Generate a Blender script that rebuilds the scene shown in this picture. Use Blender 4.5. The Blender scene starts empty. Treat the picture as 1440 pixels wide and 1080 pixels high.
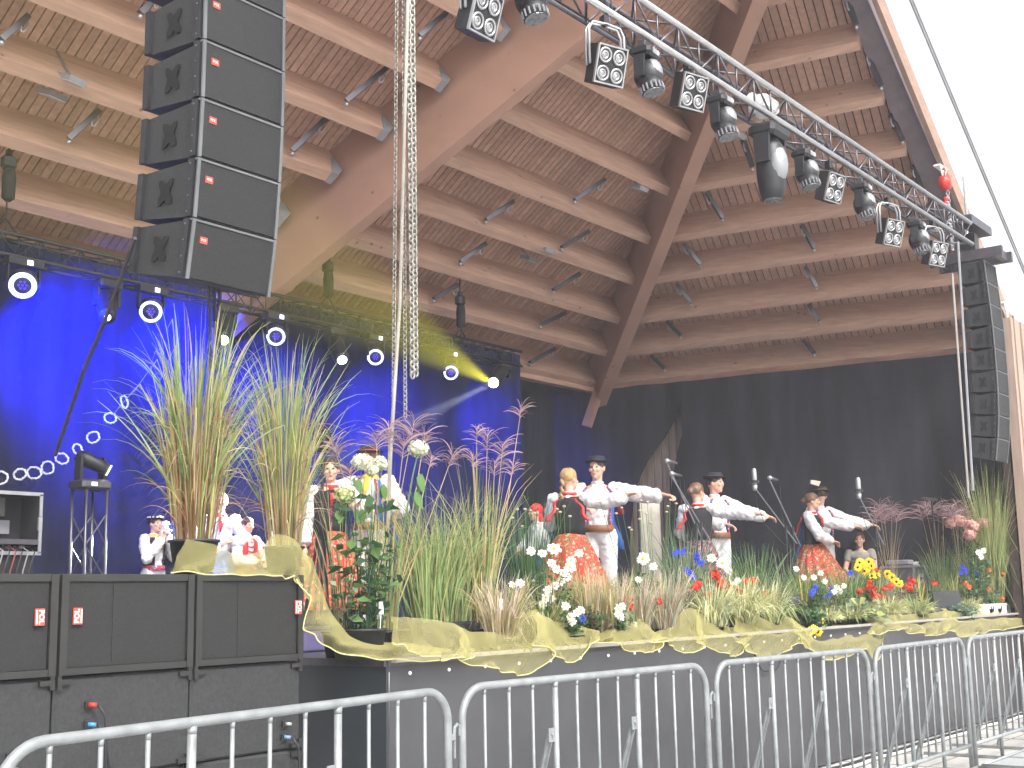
import bpy, math, random
from mathutils import Vector as V, Matrix, noise
R = math.radians
random.seed(7)
SC = bpy.context.scene
COL = SC.collection
# ---------------------------------------------------------------- camera
CAMH = 1.51; FPX = 1800.0
_x = V((1380, 272, 1800)).normalized(); _u = V((-240, -11040, 1800))
_z = (_u - _x * _u.dot(_x)).normalized(); _y = _z.cross(_x)
CAMP = V((0, 0, CAMH))
cam = bpy.data.cameras.new('camera'); camo = bpy.data.objects.new('camera', cam); COL.objects.link(camo)
cam.sensor_width = 36; cam.lens = 36 * FPX / 1440; cam.clip_start = 0.1; cam.clip_end = 3000
camo.matrix_world = Matrix(((_x.x, -_x.y, -_x.z, 0), (_y.x, -_y.y, -_y.z, 0), (_z.x, -_z.y, -_z.z, CAMH), (0, 0, 0, 1)))
SC.camera = camo
# ---------------------------------------------------------------- world, sun, exposure
w = bpy.data.worlds.new("World"); SC.world = w; w.use_nodes = True
nt = w.node_tree; nt.nodes.clear()
sky = nt.nodes.new('ShaderNodeTexSky'); sky.sky_type = 'NISHITA'; sky.sun_disc = False
sky.sun_elevation = R(42); sky.sun_rotation = R(200); sky.dust_density = 4; sky.air_density = 1.0
hs = nt.nodes.new('ShaderNodeHueSaturation'); hs.inputs['Saturation'].default_value = 0.22
bg = nt.nodes.new('ShaderNodeBackground'); bg.inputs[1].default_value = 0.15
wo = nt.nodes.new('ShaderNodeOutputWorld')
nt.links.new(sky.outputs[0], hs.inputs['Color']); nt.links.new(hs.outputs[0], bg.inputs[0]); nt.links.new(bg.outputs[0], wo.inputs[0])
sl_ = bpy.data.lights.new('sun', 'SUN'); sl_.energy = 1.2; sl_.angle = R(14); sl_.color = (1, .95, .88)
so = bpy.data.objects.new('sun', sl_); COL.objects.link(so)
SUND = V((-0.30, -0.72, 0.85)).normalized()       # towards the sun: behind the viewer
so.rotation_euler = SUND.to_track_quat('Z', 'Y').to_euler()
sky.sun_elevation = math.asin(SUND.z); sky.sun_rotation = math.atan2(SUND.x, SUND.y)
SC.view_settings.view_transform = 'Standard'; SC.view_settings.look = 'None'
SC.view_settings.exposure = 1.45; SC.view_settings.gamma = 1
SC.cycles.max_bounces = 8; SC.cycles.diffuse_bounces = 5; SC.cycles.transparent_max_bounces = 16
SC.cycles.sample_clamp_indirect = 6

# ---------------------------------------------------------------- pixel to point helpers (photo pixels 1440 x 1080)
def ray(u, v):
    c = V(((u - 720) / FPX, (v - 540) / FPX, 1.0))
    return V((_x.dot(c), _y.dot(c), _z.dot(c)))
def at(u, v, d): return CAMP + ray(u, v) * d
def pY(u, v, y): r = ray(u, v); return CAMP + r * (y / r.y)
def pZ(u, v, z): r = ray(u, v); return CAMP + r * ((z - CAMH) / r.z)
def deck(u, d, z=1.18):
    p = at(u, 850, d)
    for _ in range(4):                                      # slide along the leaning vertical
        q = p.copy(); q.z = z
        r = q - CAMP; cx = _dot(r, 0); cz = _dot(r, 2)
        uu = 720 + FPX * cx / cz
        p = p + V((_x.x, _y.x, 0)) * ((u - uu) / FPX * cz)
    return V((p.x, p.y, z))
def _dot(r, i): return r.x * _x[i] + r.y * _y[i] + r.z * _z[i]
def topz(p, v):                                            # height at which plan point p is seen at image row v
    lo, hi = 0, 12
    for _ in range(40):
        m = (lo + hi) / 2; q = V((p.x, p.y, m)) - CAMP
        if 540 + FPX * _dot(q, 1) / _dot(q, 2) > v: lo = m
        else: hi = m
    return lo
def frontpt(u, y, z=1.18):
    x = 10.0
    lo, hi = 0, 40
    for _ in range(40):
        m = (lo + hi) / 2; q = V((m, y, z)) - CAMP
        if 720 + FPX * _dot(q, 0) / _dot(q, 2) < u: lo = m
        else: hi = m
    return V((lo, y, z))

# ---------------------------------------------------------------- materials
MATS = {}
def mat(name, col, rough=.6, metal=0, var=.12, scale=6, stretch=(1, 1, 1), bump=0, emit=None, es=0, spec=.5, col2=None, kind=None, bscale=None):
    if name in MATS: return MATS[name]
    m = bpy.data.materials.new(name); m.use_nodes = True; MATS[name] = m
    t = m.node_tree; b = t.nodes['Principled BSDF']; L = t.links
    b.inputs['Roughness'].default_value = rough; b.inputs['Metallic'].default_value = metal
    b.inputs['Specular IOR Level'].default_value = spec
    tc = t.nodes.new('ShaderNodeTexCoord'); mp = t.nodes.new('ShaderNodeMapping'); mp.inputs['Scale'].default_value = stretch
    L.new(tc.outputs['Object'], mp.inputs[0])
    n = t.nodes.new('ShaderNodeTexNoise'); n.inputs['Scale'].default_value = scale; n.inputs['Detail'].default_value = 5
    L.new(mp.outputs[0], n.inputs['Vector'])
    r = t.nodes.new('ShaderNodeValToRGB')
    c2 = col2 or tuple(min(1, c * (1 + var * 1.6)) for c in col); c1 = col if col2 else tuple(c * (1 - var) for c in col)
    r.color_ramp.elements[0].position = .3; r.color_ramp.elements[1].position = .7
    r.color_ramp.elements[0].color = (*c1, 1); r.color_ramp.elements[1].color = (*c2, 1)
    L.new(n.outputs[0], r.inputs[0]); L.new(r.outputs[0], b.inputs['Base Color'])
    if bump:
        n2 = t.nodes.new('ShaderNodeTexNoise'); n2.inputs['Scale'].default_value = bscale or scale * 4; n2.inputs['Detail'].default_value = 3
        L.new(mp.outputs[0], n2.inputs['Vector'])
        bp = t.nodes.new('ShaderNodeBump'); bp.inputs['Strength'].default_value = bump; bp.inputs['Distance'].default_value = .02
        L.new(n2.outputs[0], bp.inputs['Height']); L.new(bp.outputs[0], b.inputs['Normal'])
    if emit:
        b.inputs['Emission Color'].default_value = (*emit, 1); b.inputs['Emission Strength'].default_value = es
    return m
def wood(name, col, grain, knots=True, bump=.15):
    """glulam timber: grain stretched along an axis, with sparse knots"""
    m = mat(name, col, .62, 0, .10, 2.2, grain, bump, spec=.25)
    t = m.node_tree; L = t.links; b = t.nodes['Principled BSDF']
    if knots:
        tc = t.nodes['Texture Coordinate']
        vo = t.nodes.new('ShaderNodeTexVoronoi'); vo.inputs['Scale'].default_value = 3.4
        L.new(tc.outputs['Object'], vo.inputs['Vector'])
        rr = t.nodes.new('ShaderNodeValToRGB'); rr.color_ramp.elements[0].position = .035; rr.color_ramp.elements[1].position = .09
        rr.color_ramp.elements[0].color = (.28, .28, .28, 1); rr.color_ramp.elements[1].color = (1, 1, 1, 1)
        L.new(vo.outputs['Distance'], rr.inputs[0])
        mx = t.nodes.new('ShaderNodeMix'); mx.data_type = 'RGBA'; mx.blend_type = 'MULTIPLY'; mx.inputs[0].default_value = .8
        src = b.inputs['Base Color'].links[0].from_socket
        L.new(src, mx.inputs[6]); L.new(rr.outputs[0], mx.inputs[7]); L.new(mx.outputs[2], b.inputs['Base Color'])
    return m
WC = (.50, .315, .23)
W_X = wood('glulam_along_x', WC, (1, 9, 9)); W_Y = wood('glulam_along_y', WC, (9, 1, 9))
W_B = wood('glulam_big_beam', (.36, .21, .155), (.6, .6, .8), bump=.05)
W_F = wood('fascia_timber', (.28, .19, .145), (2, 9, 9)); W_Z = wood('timber_upright', (.34, .25, .20), (9, 9, 1))
SLAT = mat('slat_timber', (.47, .295, .22), .7, 0, .10, 3, (6, 6, 6), .1, spec=.2)
# give every slat its own tone
def island(m, amt=.3):
    t = m.node_tree; L = t.links; b = t.nodes['Principled BSDF']
    g = t.nodes.new('ShaderNodeNewGeometry'); mr = t.nodes.new('ShaderNodeMapRange')
    mr.inputs[3].default_value = 1 - amt; mr.inputs[4].default_value = 1 + amt
    L.new(g.outputs['Random Per Island'], mr.inputs[0])
    h = t.nodes.new('ShaderNodeHueSaturation'); src = b.inputs['Base Color'].links[0].from_socket
    L.new(mr.outputs[0], h.inputs['Value']); L.new(src, h.inputs['Color']); L.new(h.outputs[0], b.inputs['Base Color'])
island(SLAT, .13)
DARK = mat('dark_backing', (.05, .03, .024), .9)
SOFF = mat('soffit_painted_shade', (.16, .13, .14), .8)  # dark tone stands for the shadow lying on the soffit
BLK = mat('black_powder_coat', (.022, .022, .025), .45, .2, .2, 20)
BLKM = mat('black_matte', (.016, .016, .018), .8)
CAB = mat('speaker_paint', (.024, .025, .026), .62, 0, .25, 60, bump=.35, bscale=260)
GRL = mat('speaker_grille', (.016, .016, .016), .55, .2, .25, 90, bump=.5, bscale=420)
STEEL = mat('galvanised_steel', (.25, .265, .27), .5, .3, .14, 14, bump=.08, bscale=60)
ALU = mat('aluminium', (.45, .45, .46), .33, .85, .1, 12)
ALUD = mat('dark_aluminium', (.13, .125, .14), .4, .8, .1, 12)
GREY = mat('grey_plastic', (.24, .24, .26), .5)
WHT = mat('white_paint', (.78, .78, .76), .5)
RED = mat('red_paint', (.55, .03, .02), .4)
STICK = mat('red_sticker', (.55, .07, .05), .5)
TXT = mat('white_lettering', (.85, .7, .66), .5)
CUR = mat('black_stage_cloth', (.030, .030, .036), .95, 0, .25, 1.5, (3, 3, .5), .25, spec=.1, bscale=50)
CURN = mat('navy_stage_cloth', (.017, .019, .050), .95, 0, .25, 1.5, (3, 3, .5), .25, spec=.1, bscale=50)
SKIRT = mat('stage_skirt_vinyl', (.050, .050, .055), .38, 0, .22, 1.2, (1, 1, 1), 1.0, bscale=1.6)
SKD = mat('stage_side_vinyl', (.03, .036, .042), .5, 0, .2, 2, bump=.3, bscale=3)
DECKM = mat('stage_deck', (.10, .10, .115), .45, 0, .2, 5)
PAVE = mat('pale_paving', (.42, .41, .39), .8, 0, .12, 1.3, bump=.1)
SKIN = mat('skin', (.62, .36, .26), .5, 0, .08, 12)
LENS = mat('lens_glass', (.36, .37, .38), .15, .6, .3, 30)

# ---------------------------------------------------------------- mesh builder
class MB:
    def __init__(s): s.v = []; s.f = []; s.m = []
    def add(s, vs, fs, m=0):
        o = len(s.v); s.v += [V(p) for p in vs]; s.f += [tuple(i + o for i in f) for f in fs]; s.m += [m] * len(fs)
    def obox(s, c, ax, ay, az, m=0):
        c, ax, ay, az = V(c), V(ax), V(ay), V(az)
        vs = [c + ax * i + ay * j + az * k for i in (-1, 1) for j in (-1, 1) for k in (-1, 1)]
        s.add(vs, [(0, 1, 3, 2), (4, 6, 7, 5), (0, 4, 5, 1), (2, 3, 7, 6), (0, 2, 6, 4), (1, 5, 7, 3)], m)
    def box(s, c, sz, m=0, rot=None):
        a = [V((sz[0] / 2, 0, 0)), V((0, sz[1] / 2, 0)), V((0, 0, sz[2] / 2))]
        if rot: a = [rot @ q for q in a]
        s.obox(c, *a, m)
    def bbox(s, c, sz, b=.01, m=0):                    # box with chamfered vertical and horizontal edges
        x, y, z = (q / 2 for q in sz); c = V(c); vs = []
        for zz, ins in ((-z, b), (-z + b, 0), (z - b, 0), (z, b)):
            xx, yy = x - ins, y - ins
            for px, py in ((-xx + b, -yy), (xx - b, -yy), (xx, -yy + b), (xx, yy - b), (xx - b, yy), (-xx + b, yy), (-xx, yy - b), (-xx, -yy + b)):
                vs.append(c + V((px, py, zz)))
        fs = [tuple(range(7, -1, -1)), tuple(range(24, 32))]
        for k in range(3):
            for i in range(8): j = (i + 1) % 8; fs.append((k * 8 + i, k * 8 + j, k * 8 + 8 + j, k * 8 + 8 + i))
        s.add(vs, fs, m)
    def beam(s, p0, p1, w, h, up=(0, 0, 1), m=0):
        p0, p1 = V(p0), V(p1); d = (p1 - p0); a = d / 2; u = V(up); sd = d.cross(u).normalized(); u = sd.cross(d).normalized()
        s.obox((p0 + p1) / 2, a, sd * (w / 2), u * (h / 2), m)
    def tube(s, pts, r, n=8, m=0, cap=True, close=False):
        pts = [V(p) for p in pts]; rs = r if isinstance(r, (list, tuple)) else [r] * len(pts); N = len(pts); vs = []
        t0 = (pts[1] - pts[0]).normalized(); a = t0.orthogonal().normalized()
        for i, p in enumerate(pts):
            if close: t = (pts[(i + 1) % N] - pts[i - 1]).normalized()
            else: t = (pts[min(i + 1, N - 1)] - pts[max(i - 1, 0)]).normalized()
            a = (a - t * a.dot(t)); a = a.normalized() if a.length > 1e-6 else t.orthogonal().normalized(); b = t.cross(a)
            for k in range(n): q = 2 * math.pi * k / n; vs.append(p + (a * math.cos(q) + b * math.sin(q)) * rs[i])
        fs = []
        for i in range(N if close else N - 1):
            for k in range(n): j = (k + 1) % n; i2 = (i + 1) % N; fs.append((i * n + k, i * n + j, i2 * n + j, i2 * n + k))
        if cap and not close: fs += [tuple(range(n - 1, -1, -1)), tuple(range((N - 1) * n, N * n))]
        s.add(vs, fs, m)
    def cyl(s, p0, p1, r0, r1=None, n=12, m=0): s.tube([p0, p1], [r0, r0 if r1 is None else r1], n, m)
    def ell(s, c, r, m=0, n=12, k=8, rot=None):
        c = V(c); r = V(r) if not isinstance(r, (int, float)) else V((r, r, r)); vs = []
        for i in range(1, k):
            th = math.pi * i / k
            for j in range(n):
                ph = 2 * math.pi * j / n; q = V((r.x * math.sin(th) * math.cos(ph), r.y * math.sin(th) * math.sin(ph), r.z * math.cos(th)))
                vs.append(c + (rot @ q if rot else q))
        t = V((0, 0, r.z)); vs += [c + (rot @ t if rot else t), c - (rot @ t if rot else t)]; T = len(vs) - 2; B = T + 1
        fs = [(T, j, (j + 1) % n) for j in range(n)] + [(B, (k - 2) * n + (j + 1) % n, (k - 2) * n + j) for j in range(n)]
        for i in range(k - 2):
            for j in range(n): q = (j + 1) % n; fs.append((i * n + j, (i + 1) * n + j, (i + 1) * n + q, i * n + q))
        s.add(vs, fs, m)
    def grid(s, rows, m=0, both=False):                       # rows: list of lists of points
        n = len(rows[0]); vs = [p for r in rows for p in r]
        s.add(vs, [(i * n + j, i * n + j + 1, (i + 1) * n + j + 1, (i + 1) * n + j) for i in range(len(rows) - 1) for j in range(n - 1)], m)
    def lathe(s, c, prof, n=16, m=0, wav=None):
        c = V(c); rows = []
        for r, z in prof:
            row = []
            for j in range(n + 1):
                ph = 2 * math.pi * j / n; rr = r * (wav(ph, z) if wav else 1)
                row.append(c + V((rr * math.cos(ph), rr * math.sin(ph), z)))
            rows.append(row)
        s.grid(rows, m)
    def prism(s, poly, d, m=0):                         # polygon (list of points) extruded by vector d
        n = len(poly); p = [V(q) for q in poly]; d = V(d)
        s.add(p + [q + d for q in p], [tuple(range(n - 1, -1, -1)), tuple(range(n, 2 * n))] + [(i, (i + 1) % n, n + (i + 1) % n, n + i) for i in range(n)], m)
    def disc(s, c, nrm, r, n=16, m=0, t=.004): c = V(c); nrm = V(nrm).normalized(); s.cyl(c, c + nrm * t, r, n=n, m=m)
    def build(s, name, mats, parent=None, smooth=False, rebase=True):
        me = bpy.data.meshes.new(name)
        off = V((0, 0, 0))
        if parent is not None:
            q = parent
            while q is not None: off = off + q.location; q = q.parent
        elif rebase and s.v:
            xs = [p.x for p in s.v]; ys = [p.y for p in s.v]; off = V(((min(xs) + max(xs)) / 2, (min(ys) + max(ys)) / 2, min(p.z for p in s.v)))
        me.from_pydata([tuple(p - off) for p in s.v], [], s.f)
        if not isinstance(mats, (list, tuple)): mats = [mats]
        for m in mats: me.materials.append(m)
        if len(mats) > 1: me.polygons.foreach_set('material_index', s.m)
        if smooth: me.polygons.foreach_set('use_smooth', [True] * len(s.f))
        me.update()
        o = bpy.data.objects.new(name, me); COL.objects.link(o)
        if parent is not None: o.parent = parent
        else: o.location = off
        return o
def tag(o, label=None, cat=None, group=None, kind=None):
    if label: o['label'] = label
    if cat: o['category'] = cat
    if group: o['group'] = group
    if kind: o['kind'] = kind
    return o
def thing(name, label, cat, loc=(0, 0, 0), group=None):
    o = bpy.data.objects.new(name, None); o.empty_display_size = .1; COL.objects.link(o); o.location = V(loc)
    return tag(o, label, cat, group)
def copy_tree(o, parent=None):
    c = o.copy(); COL.objects.link(c); c.parent = parent
    for ch in list(o.children): copy_tree(ch, c)
    return c
def dup(o, loc, rot=None, label=None, sc=None):
    c = copy_tree(o); c.location = V(loc)
    if rot is not None: c.rotation_euler = rot
    if sc: c.scale = sc if isinstance(sc, (tuple, list)) else (sc,) * 3
    if label: c['label'] = label
    return c
def text_mesh(body, size, matl, parent, mw, name='lettering', bold=0):
    cu = bpy.data.curves.new('txt', 'FONT'); cu.body = body; cu.size = size; cu.extrude = .001; cu.align_x = 'CENTER'; cu.align_y = 'CENTER'; cu.offset = bold
    to = bpy.data.objects.new('txt', cu); COL.objects.link(to)
    dg = bpy.context.evaluated_depsgraph_get(); dg.update()
    me = bpy.data.meshes.new_from_object(to.evaluated_get(dg)); bpy.data.objects.remove(to)
    me.transform(mw); me.materials.clear(); me.materials.append(matl)
    o = bpy.data.objects.new(name, me); COL.objects.link(o); o.parent = parent
    return o

# ================================================================= SETTING
g = MB(); g.box((0, 0, -.5), (1200, 1200, 1)); tag(g.build('ground', PAVE), kind='structure')
g = MB()
for i in range(60):
    x = -4 + i * .8; g.box((x, 2.5, .002), (.012, 12, .004))
for j in range(14):
    g.box((18, -2 + j * .55, .0022), (48, .012, .0044))
tag(g.build('paving_joints', mat('paving_joint', (.2, .2, .19), .9)), kind='structure')

# ---------------- stage
YS = 4.8; DZ = 1.18; XS = 5.22
P0 = V((16.61, 10.77, 4.67)); E1 = V((17.58, 4.79, 4.67)); HP = V((12.69, 5.99, 8.19))
stage = thing('stage', 'raised black stage platform with grey vinyl skirt and pale edge trim', 'stage', (12, 7.5, 0))
g = MB(); g.prism([(XS, YS, DZ - .06), (24, YS, DZ - .06), (24, 11.5, DZ - .06), (XS, 11.5, DZ - .06)], (0, 0, .06)); g.build('deck', DECKM, stage)
def wavy_sheet(a, b, z0, z1, amp, nx, nz, seed=0, fr=3.0, norm=None, topamp=.3, m=0, mb=None):
    a, b = V(a), V(b); nrm = norm or V((a.y - b.y, b.x - a.x, 0)).normalized(); L = (b - a).length; rows = []
    for k in range(nz + 1):
        t = k / nz; row = []
        for i in range(nx + 1):
            s = i / nx; p = a.lerp(b, s); x = s * L
            d = amp * (topamp + (1 - topamp) * (1 - t)) * (math.sin(x * fr + seed + .8 * noise.noise(V((x * .7, t, seed)))) + .9 * noise.noise(V((x * fr * .4, t * 1.2, seed + 3))))
            row.append(V((p.x, p.y, z0 + (z1 - z0) * t)) + nrm * d)
        rows.append(row)
    (mb or MB()).grid(rows, m) if mb else None
    if not mb:
        q = MB(); q.grid(rows); return q
g = wavy_sheet((XS, YS - .012, 0), (24, YS - .012, 0), .02, DZ - .03, .022, 420, 14, 2, .9); g.build('front_skirt', SKIRT, stage, True)
g = MB(); g.box((XS - .012, 8.1, .6), (.02, 6.6, 1.14)); g.build('side_skirt', SKD, stage)
g = MB(); g.box(((XS + 24) / 2, YS - .035, DZ + .002), (24 - XS, .035, .022)); g.build('edge_trim', mat('pale_edge_trim', (.30, .28, .25), .45), stage)
g = MB(); g.box((XS - .03, 8.1, DZ - .01), (.02, 6.6, .04)); g.build('side_trim', ALUD, stage)
g = MB()
for i in range(30):
    g.ell((XS + .12 + i * .33, YS - .045, DZ - .07), (.011, .008, .011), n=8, k=5)
g.build('skirt_eyelets', WHT, stage)
# cables along the foot of the skirt
for k, (y, z, lab) in enumerate(((4.62, .03, 'black cable lying along the foot of the stage skirt'), (4.55, .025, 'pale grey cable lying just in front of the black one by the stage'))):
    pts = [V((8 + i * .25, y + .05 * noise.noise(V((i * .4, k * 9, 0))), z)) for i in range(50)]
    g = MB(); g.tube(pts, .014, 6); tag(g.build('floor_cable', [BLK, WHT][k], smooth=True), lab, 'cable')
pts = [V((9.3 + .05 * t, YS - .05, DZ - .0 - .32 * math.sin(math.pi * t / 16) + .02 * math.sin(t))) for t in range(17)]
g = MB(); g.tube(pts, .006, 5); tag(g.build('hanging_cable', BLK, smooth=True), 'thin black cable sagging in a loop over the middle of the grey stage skirt', 'cable')

# ---------------- roof
roof = thing('stage_roof', 'hipped timber stage roof with laminated purlins and slatted ceiling', 'roof', (11, 8, 4.67))
NA = V((0, 0, 0)); ex = V((1, 0, 0))
dH = HP - P0
NA = ex.cross(dH).normalized(); NA = NA if NA.z > 0 else -NA
SA = NA.cross(ex).normalized(); SA = SA if SA.z > 0 else -SA
eC = (E1 - P0).normalized(); NC = eC.cross(dH).normalized(); NC = NC if NC.z > 0 else -NC
SCv = NC.cross(eC).normalized(); SCv = SCv if SCv.z > 0 else -SCv
LC = (E1 - P0).length
YF = 4.79
sTopA = (P0.y - YF) / (-SA.y)                     # slope length where facet A meets the fascia plane
def hipx(s): return P0.x + dH.x * (s / dH.dot(SA))   # hip position in facet A at slope distance s
def hipe(s): return dH.dot(eC) * (s / dH.dot(SCv))   # hip position in facet C
def fase(s): return LC + (5.278 - LC) * (s / 5.509) # fascia position in facet C
XL = 2.0
PD = .46; PW = .12
# slats
SPA = .092
for nm, facet in (('ceiling_slats', 'A'), ('ceiling_slats', 'C')):
    g = MB()
    if facet == 'A':
        x = XL
        while x < P0.x:
            smax = sTopA - .1 if x < hipx(sTopA) else (x - P0.x) / dH.x * dH.dot(SA) + .16
            if smax > .1:
                c0 = V((x, P0.y, P0.z)) + NA * (PD + .012)
                g.obox(c0 + SA * (smax / 2 - .1), SA * (smax / 2 + .12), ex * (SPA / 2 - .0065), NA * .012)
            x += SPA
    else:
        e = .05
        while e < LC + .02:
            # slope limit by hip or fascia
            smax = e / (dH.dot(eC)) * dH.dot(SCv) + .16 if e < hipe(10) else 7.4
            sf = (e - LC) / (5.278 - LC) * 5.509 if e > 5.0 else 99
            smax = min(smax, max(sf, 0), 7.33)
            if smax > .1:
                c0 = P0 + eC * e + NC * (PD + .012)
                g.obox(c0 + SCv * (smax / 2 - .05), SCv * (smax / 2 + .07), eC * (.105 / 2 - .008), NC * .012)
            e += .105
    g.build(nm, SLAT, roof)
# backing boards above the slats + roof skin
def facet_panel(off, th, m, nm):
    g = MB(); ap = P0 + dH * ((P0.y - YF) / (-dH.y))
    A = [V((XL, P0.y, P0.z)) - SA * .3, P0 - SA * .3, ap, V((XL, ap.y, ap.z))]
    g.prism([p + NA * off for p in A], NA * th)
    Cc = [P0 - SCv * .3, E1 - SCv * .3, ap]
    g.prism([p + NC * off for p in Cc], NC * th)
    g.build(nm, m, roof)
facet_panel(PD + .03, .1, DARK, 'roof_deck')
g = MB(); _n = (NA + NC).normalized(); _d = dH.normalized(); _s = _d.cross(_n).normalized(); g.obox(P0 + dH * .6 + _n * (PD + .16), dH * .68, _s * .55, _n * .05); g.build('hip_leak_cap', DARK, roof)  # added strip above the hip, blocks sky light leaking between the facets
SVALS = [0.0, .63, 1.24, 1.93, 2.60, 3.35, 4.12, 4.90, 5.70, 6.5, 7.2]
# purlins : far bottom edge at s, width PW up-slope, depth PD
BB0 = V((9.30, 9.18, 5.84)); BB1 = V((9.97, 7.40, 7.15))     # left face of the big beam, where purlins butt
def bigx(s): y = P0.y + SA.y * s; return BB0.x + (BB1.x - BB0.x) * (y - BB0.y) / (BB1.y - BB0.y)
for i, s in enumerate(SVALS):
    c = V((0, P0.y, P0.z)) + SA * (s + PW / 2)
    z2 = min(s + PW, sTopA)
    xb = bigx(s)
    hx = hipx(s) - .02
    # left run, with cut lower corner at its hanger
    if s < sTopA:
        for (xa, xe, cut) in ((XL, xb, True), (xb + .2, hx, False)):
            g = MB(); lo = V((0, c.y, c.z)); n0 = NA * 0; top = NA * (PD - .002); cc = .16
            if xe - xa < .3: continue
            if cut: poly = [V((xa, 0, 0)), V((xe - cc, 0, 0)), V((xe, 0, 0)) + NA * cc * .8, V((xe, 0, 0)) + top, V((xa, 0, 0)) + top]
            else: poly = [V((xa, 0, 0)), V((xe, 0, 0)), V((xe, 0, 0)) + top, V((xa, 0, 0)) + top]
            base = lo - SA * (PW / 2)
            g.prism([base + p for p in poly], SA * PW); pu = g.build('purlin', W_X, roof)
            if cut:
                g = MB(); b0 = lo - SA * (PW / 2 + .008) + V((xe, 0, 0))
                g.prism([b0 + V((-cc - .06, 0, 0)) - NA * .006, b0 + V((-cc + .02, 0, 0)) - NA * .02, b0 + V((.0, 0, 0)) + NA * (cc * .8 - .02), b0 + V((0, 0, 0)) + NA * .3, b0 + V((-.05, 0, 0)) + NA * .3], SA * (PW + .016))
                g.build('hanger', GREY, pu)
    if s < 7.0:
        e0 = hipe(s) + .02; e1 = fase(s) - .27
        if e1 - e0 > .25:
            g = MB(); c0 = P0 + SCv * (s + PW / 2)
            cc = .12
            q = [c0 + eC * e0, c0 + eC * e1, c0 + eC * e1 + NC * (PD - .002), c0 + eC * e0 + NC * (PD - .002)]
            g.prism([p - SCv * (PW / 2) for p in q], SCv * PW); g.build('purlin', W_Y, roof)
# wall plate under eave (both sides)
g = MB(); g.beam((XL, P0.y + .02, P0.z - .035), (P0.x, P0.y + .02, P0.z - .035), .14, .07); g.build('wall_plate', W_X, roof)
g = MB(); g.beam(P0 + V((.02, 0, -.035)), E1 + V((.02, 0, -.035)), .14, .07); g.build('wall_plate', W_Y, roof)
# big beam
bd = (BB1 - BB0).normalized(); bs = bd.cross(NA).normalized(); bs = bs if bs.x > 0 else -bs
DB = .54; WB = .15
def big_pt(y): return BB0 + bd * ((y - BB0.y) / bd.y)
a, b = big_pt(10.98), big_pt(5.0)
g = MB(); g.obox((a + b) / 2 + bs * (WB / 2) + NA * (PD - DB) / 2, (b - a) / 2, bs * WB / 2, NA * (PD + DB) / 2 * .999); g.build('main_rafter', W_B, roof)
# hip beam
hd = dH.normalized(); nh = (NA + NC).normalized(); hs_ = hd.cross(nh).normalized()
if hs_.x < 0: hs_ = -hs_
h0 = P0 - hd * 1.0; h1 = P0 + dH * 1.25
HW = .19; HDp = .32
g = MB(); g.obox((h0 + h1) / 2 + nh * (PD - HDp) / 2 - hs_ * .07, (h1 - h0) / 2, hs_ * HW / 2, nh * (PD + HDp) / 2); g.build('hip_rafter', W_B, roof)
a = at(843, 545, 19.75); b = at(825, 600, 19.6); g = MB(); g.beam(a, b, .09, .14, up=(0, -1, 0)); g.build('hip_foot', W_B, roof)
# fascia along the front opening
ap = P0 + dH * ((P0.y - YF) / (-dH.y))
fd = (V((ap.x, 0, ap.z)) - V((E1.x, 0, E1.z))).normalized(); fn = V((-fd.z, 0, fd.x)); fn = fn if fn.z > 0 else -fn
fe = V((E1.x, 0, E1.z)) - fd * 1.4
g = MB(); a = V((fe.x, YF, fe.z)); b = V((ap.x, YF, ap.z)) + fd * .1
g.obox((a + b) / 2 + fn * .11 - V((0, .03, 0)), (b - a) / 2, fn * .11, V((0, .03, 0))); g.build('fascia_beam', W_F, roof)
g = MB(); g.obox((V((ap.x, YF, ap.z)) + V((XL, YF, ap.z))) / 2 + V((0, -.09, .15)), V(((ap.x - XL) / 2, 0, 0)), V((0, .09, 0)), V((0, 0, .15))); g.build('ridge_fascia', W_F, roof)
# board between purlin ends and fascia, its shadow painted in as dark colour
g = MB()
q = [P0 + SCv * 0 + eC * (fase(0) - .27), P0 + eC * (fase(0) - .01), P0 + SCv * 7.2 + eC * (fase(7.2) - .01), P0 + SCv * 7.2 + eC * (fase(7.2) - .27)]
g.prism([p + NC * .16 for p in q], NC * .28); g.build('shaded_edge_soffit', SOFF, roof)
# steel spreader struts between the purlins, with shackle rings
def strut(A, B, ringt=.86):
    A, B = V(A), V(B); g = MB(); g.beam(A, B, .05, .05); st = g.build('steel_strut', ALUD, roof)
    c = A.lerp(B, ringt) - V((0, 0, .06)); d = (B - A).normalized(); g = MB()
    g.tube([c + (d * math.cos(t) + V((0, 0, 1)) * math.sin(t)) * .045 for t in [i * math.pi / 5 for i in range(10)]], .009, 6, close=True)
    g.ell(A - V((0, 0, .03)), .025, n=8, k=5)
    g.build('shackle', ALU, st, True)
def onA(u, v, off=0): r = ray(u, v); return CAMP + r * (NA.dot(P0 + NA * off - CAMP) / NA.dot(r))
def onC(u, v, off=0): r = ray(u, v); return CAMP + r * (NC.dot(P0 + NC * off - CAMP) / NC.dot(r))
for (u0, v0, u1, v1) in ((97, 195, 140, 155), (2, 55, 40, 22), (197, 18, 225, -10), (487, 142, 545, 95), (411, 212, 460, 165), (590, 50, 640, 8), (683, 309, 722, 283), (647, 368, 683, 342),
                         (610, 420, 645, 400), (808, 281, 850, 252), (790, 348, 828, 325), (778, 408, 815, 385), (760, 457, 795, 440), (745, 510, 780, 490), (683, 545 - 78, 615, 447)):
    if u0 > u1: continue
    strut(onA(u0, v0, .03), onA(u1, v1, .2))
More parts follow.
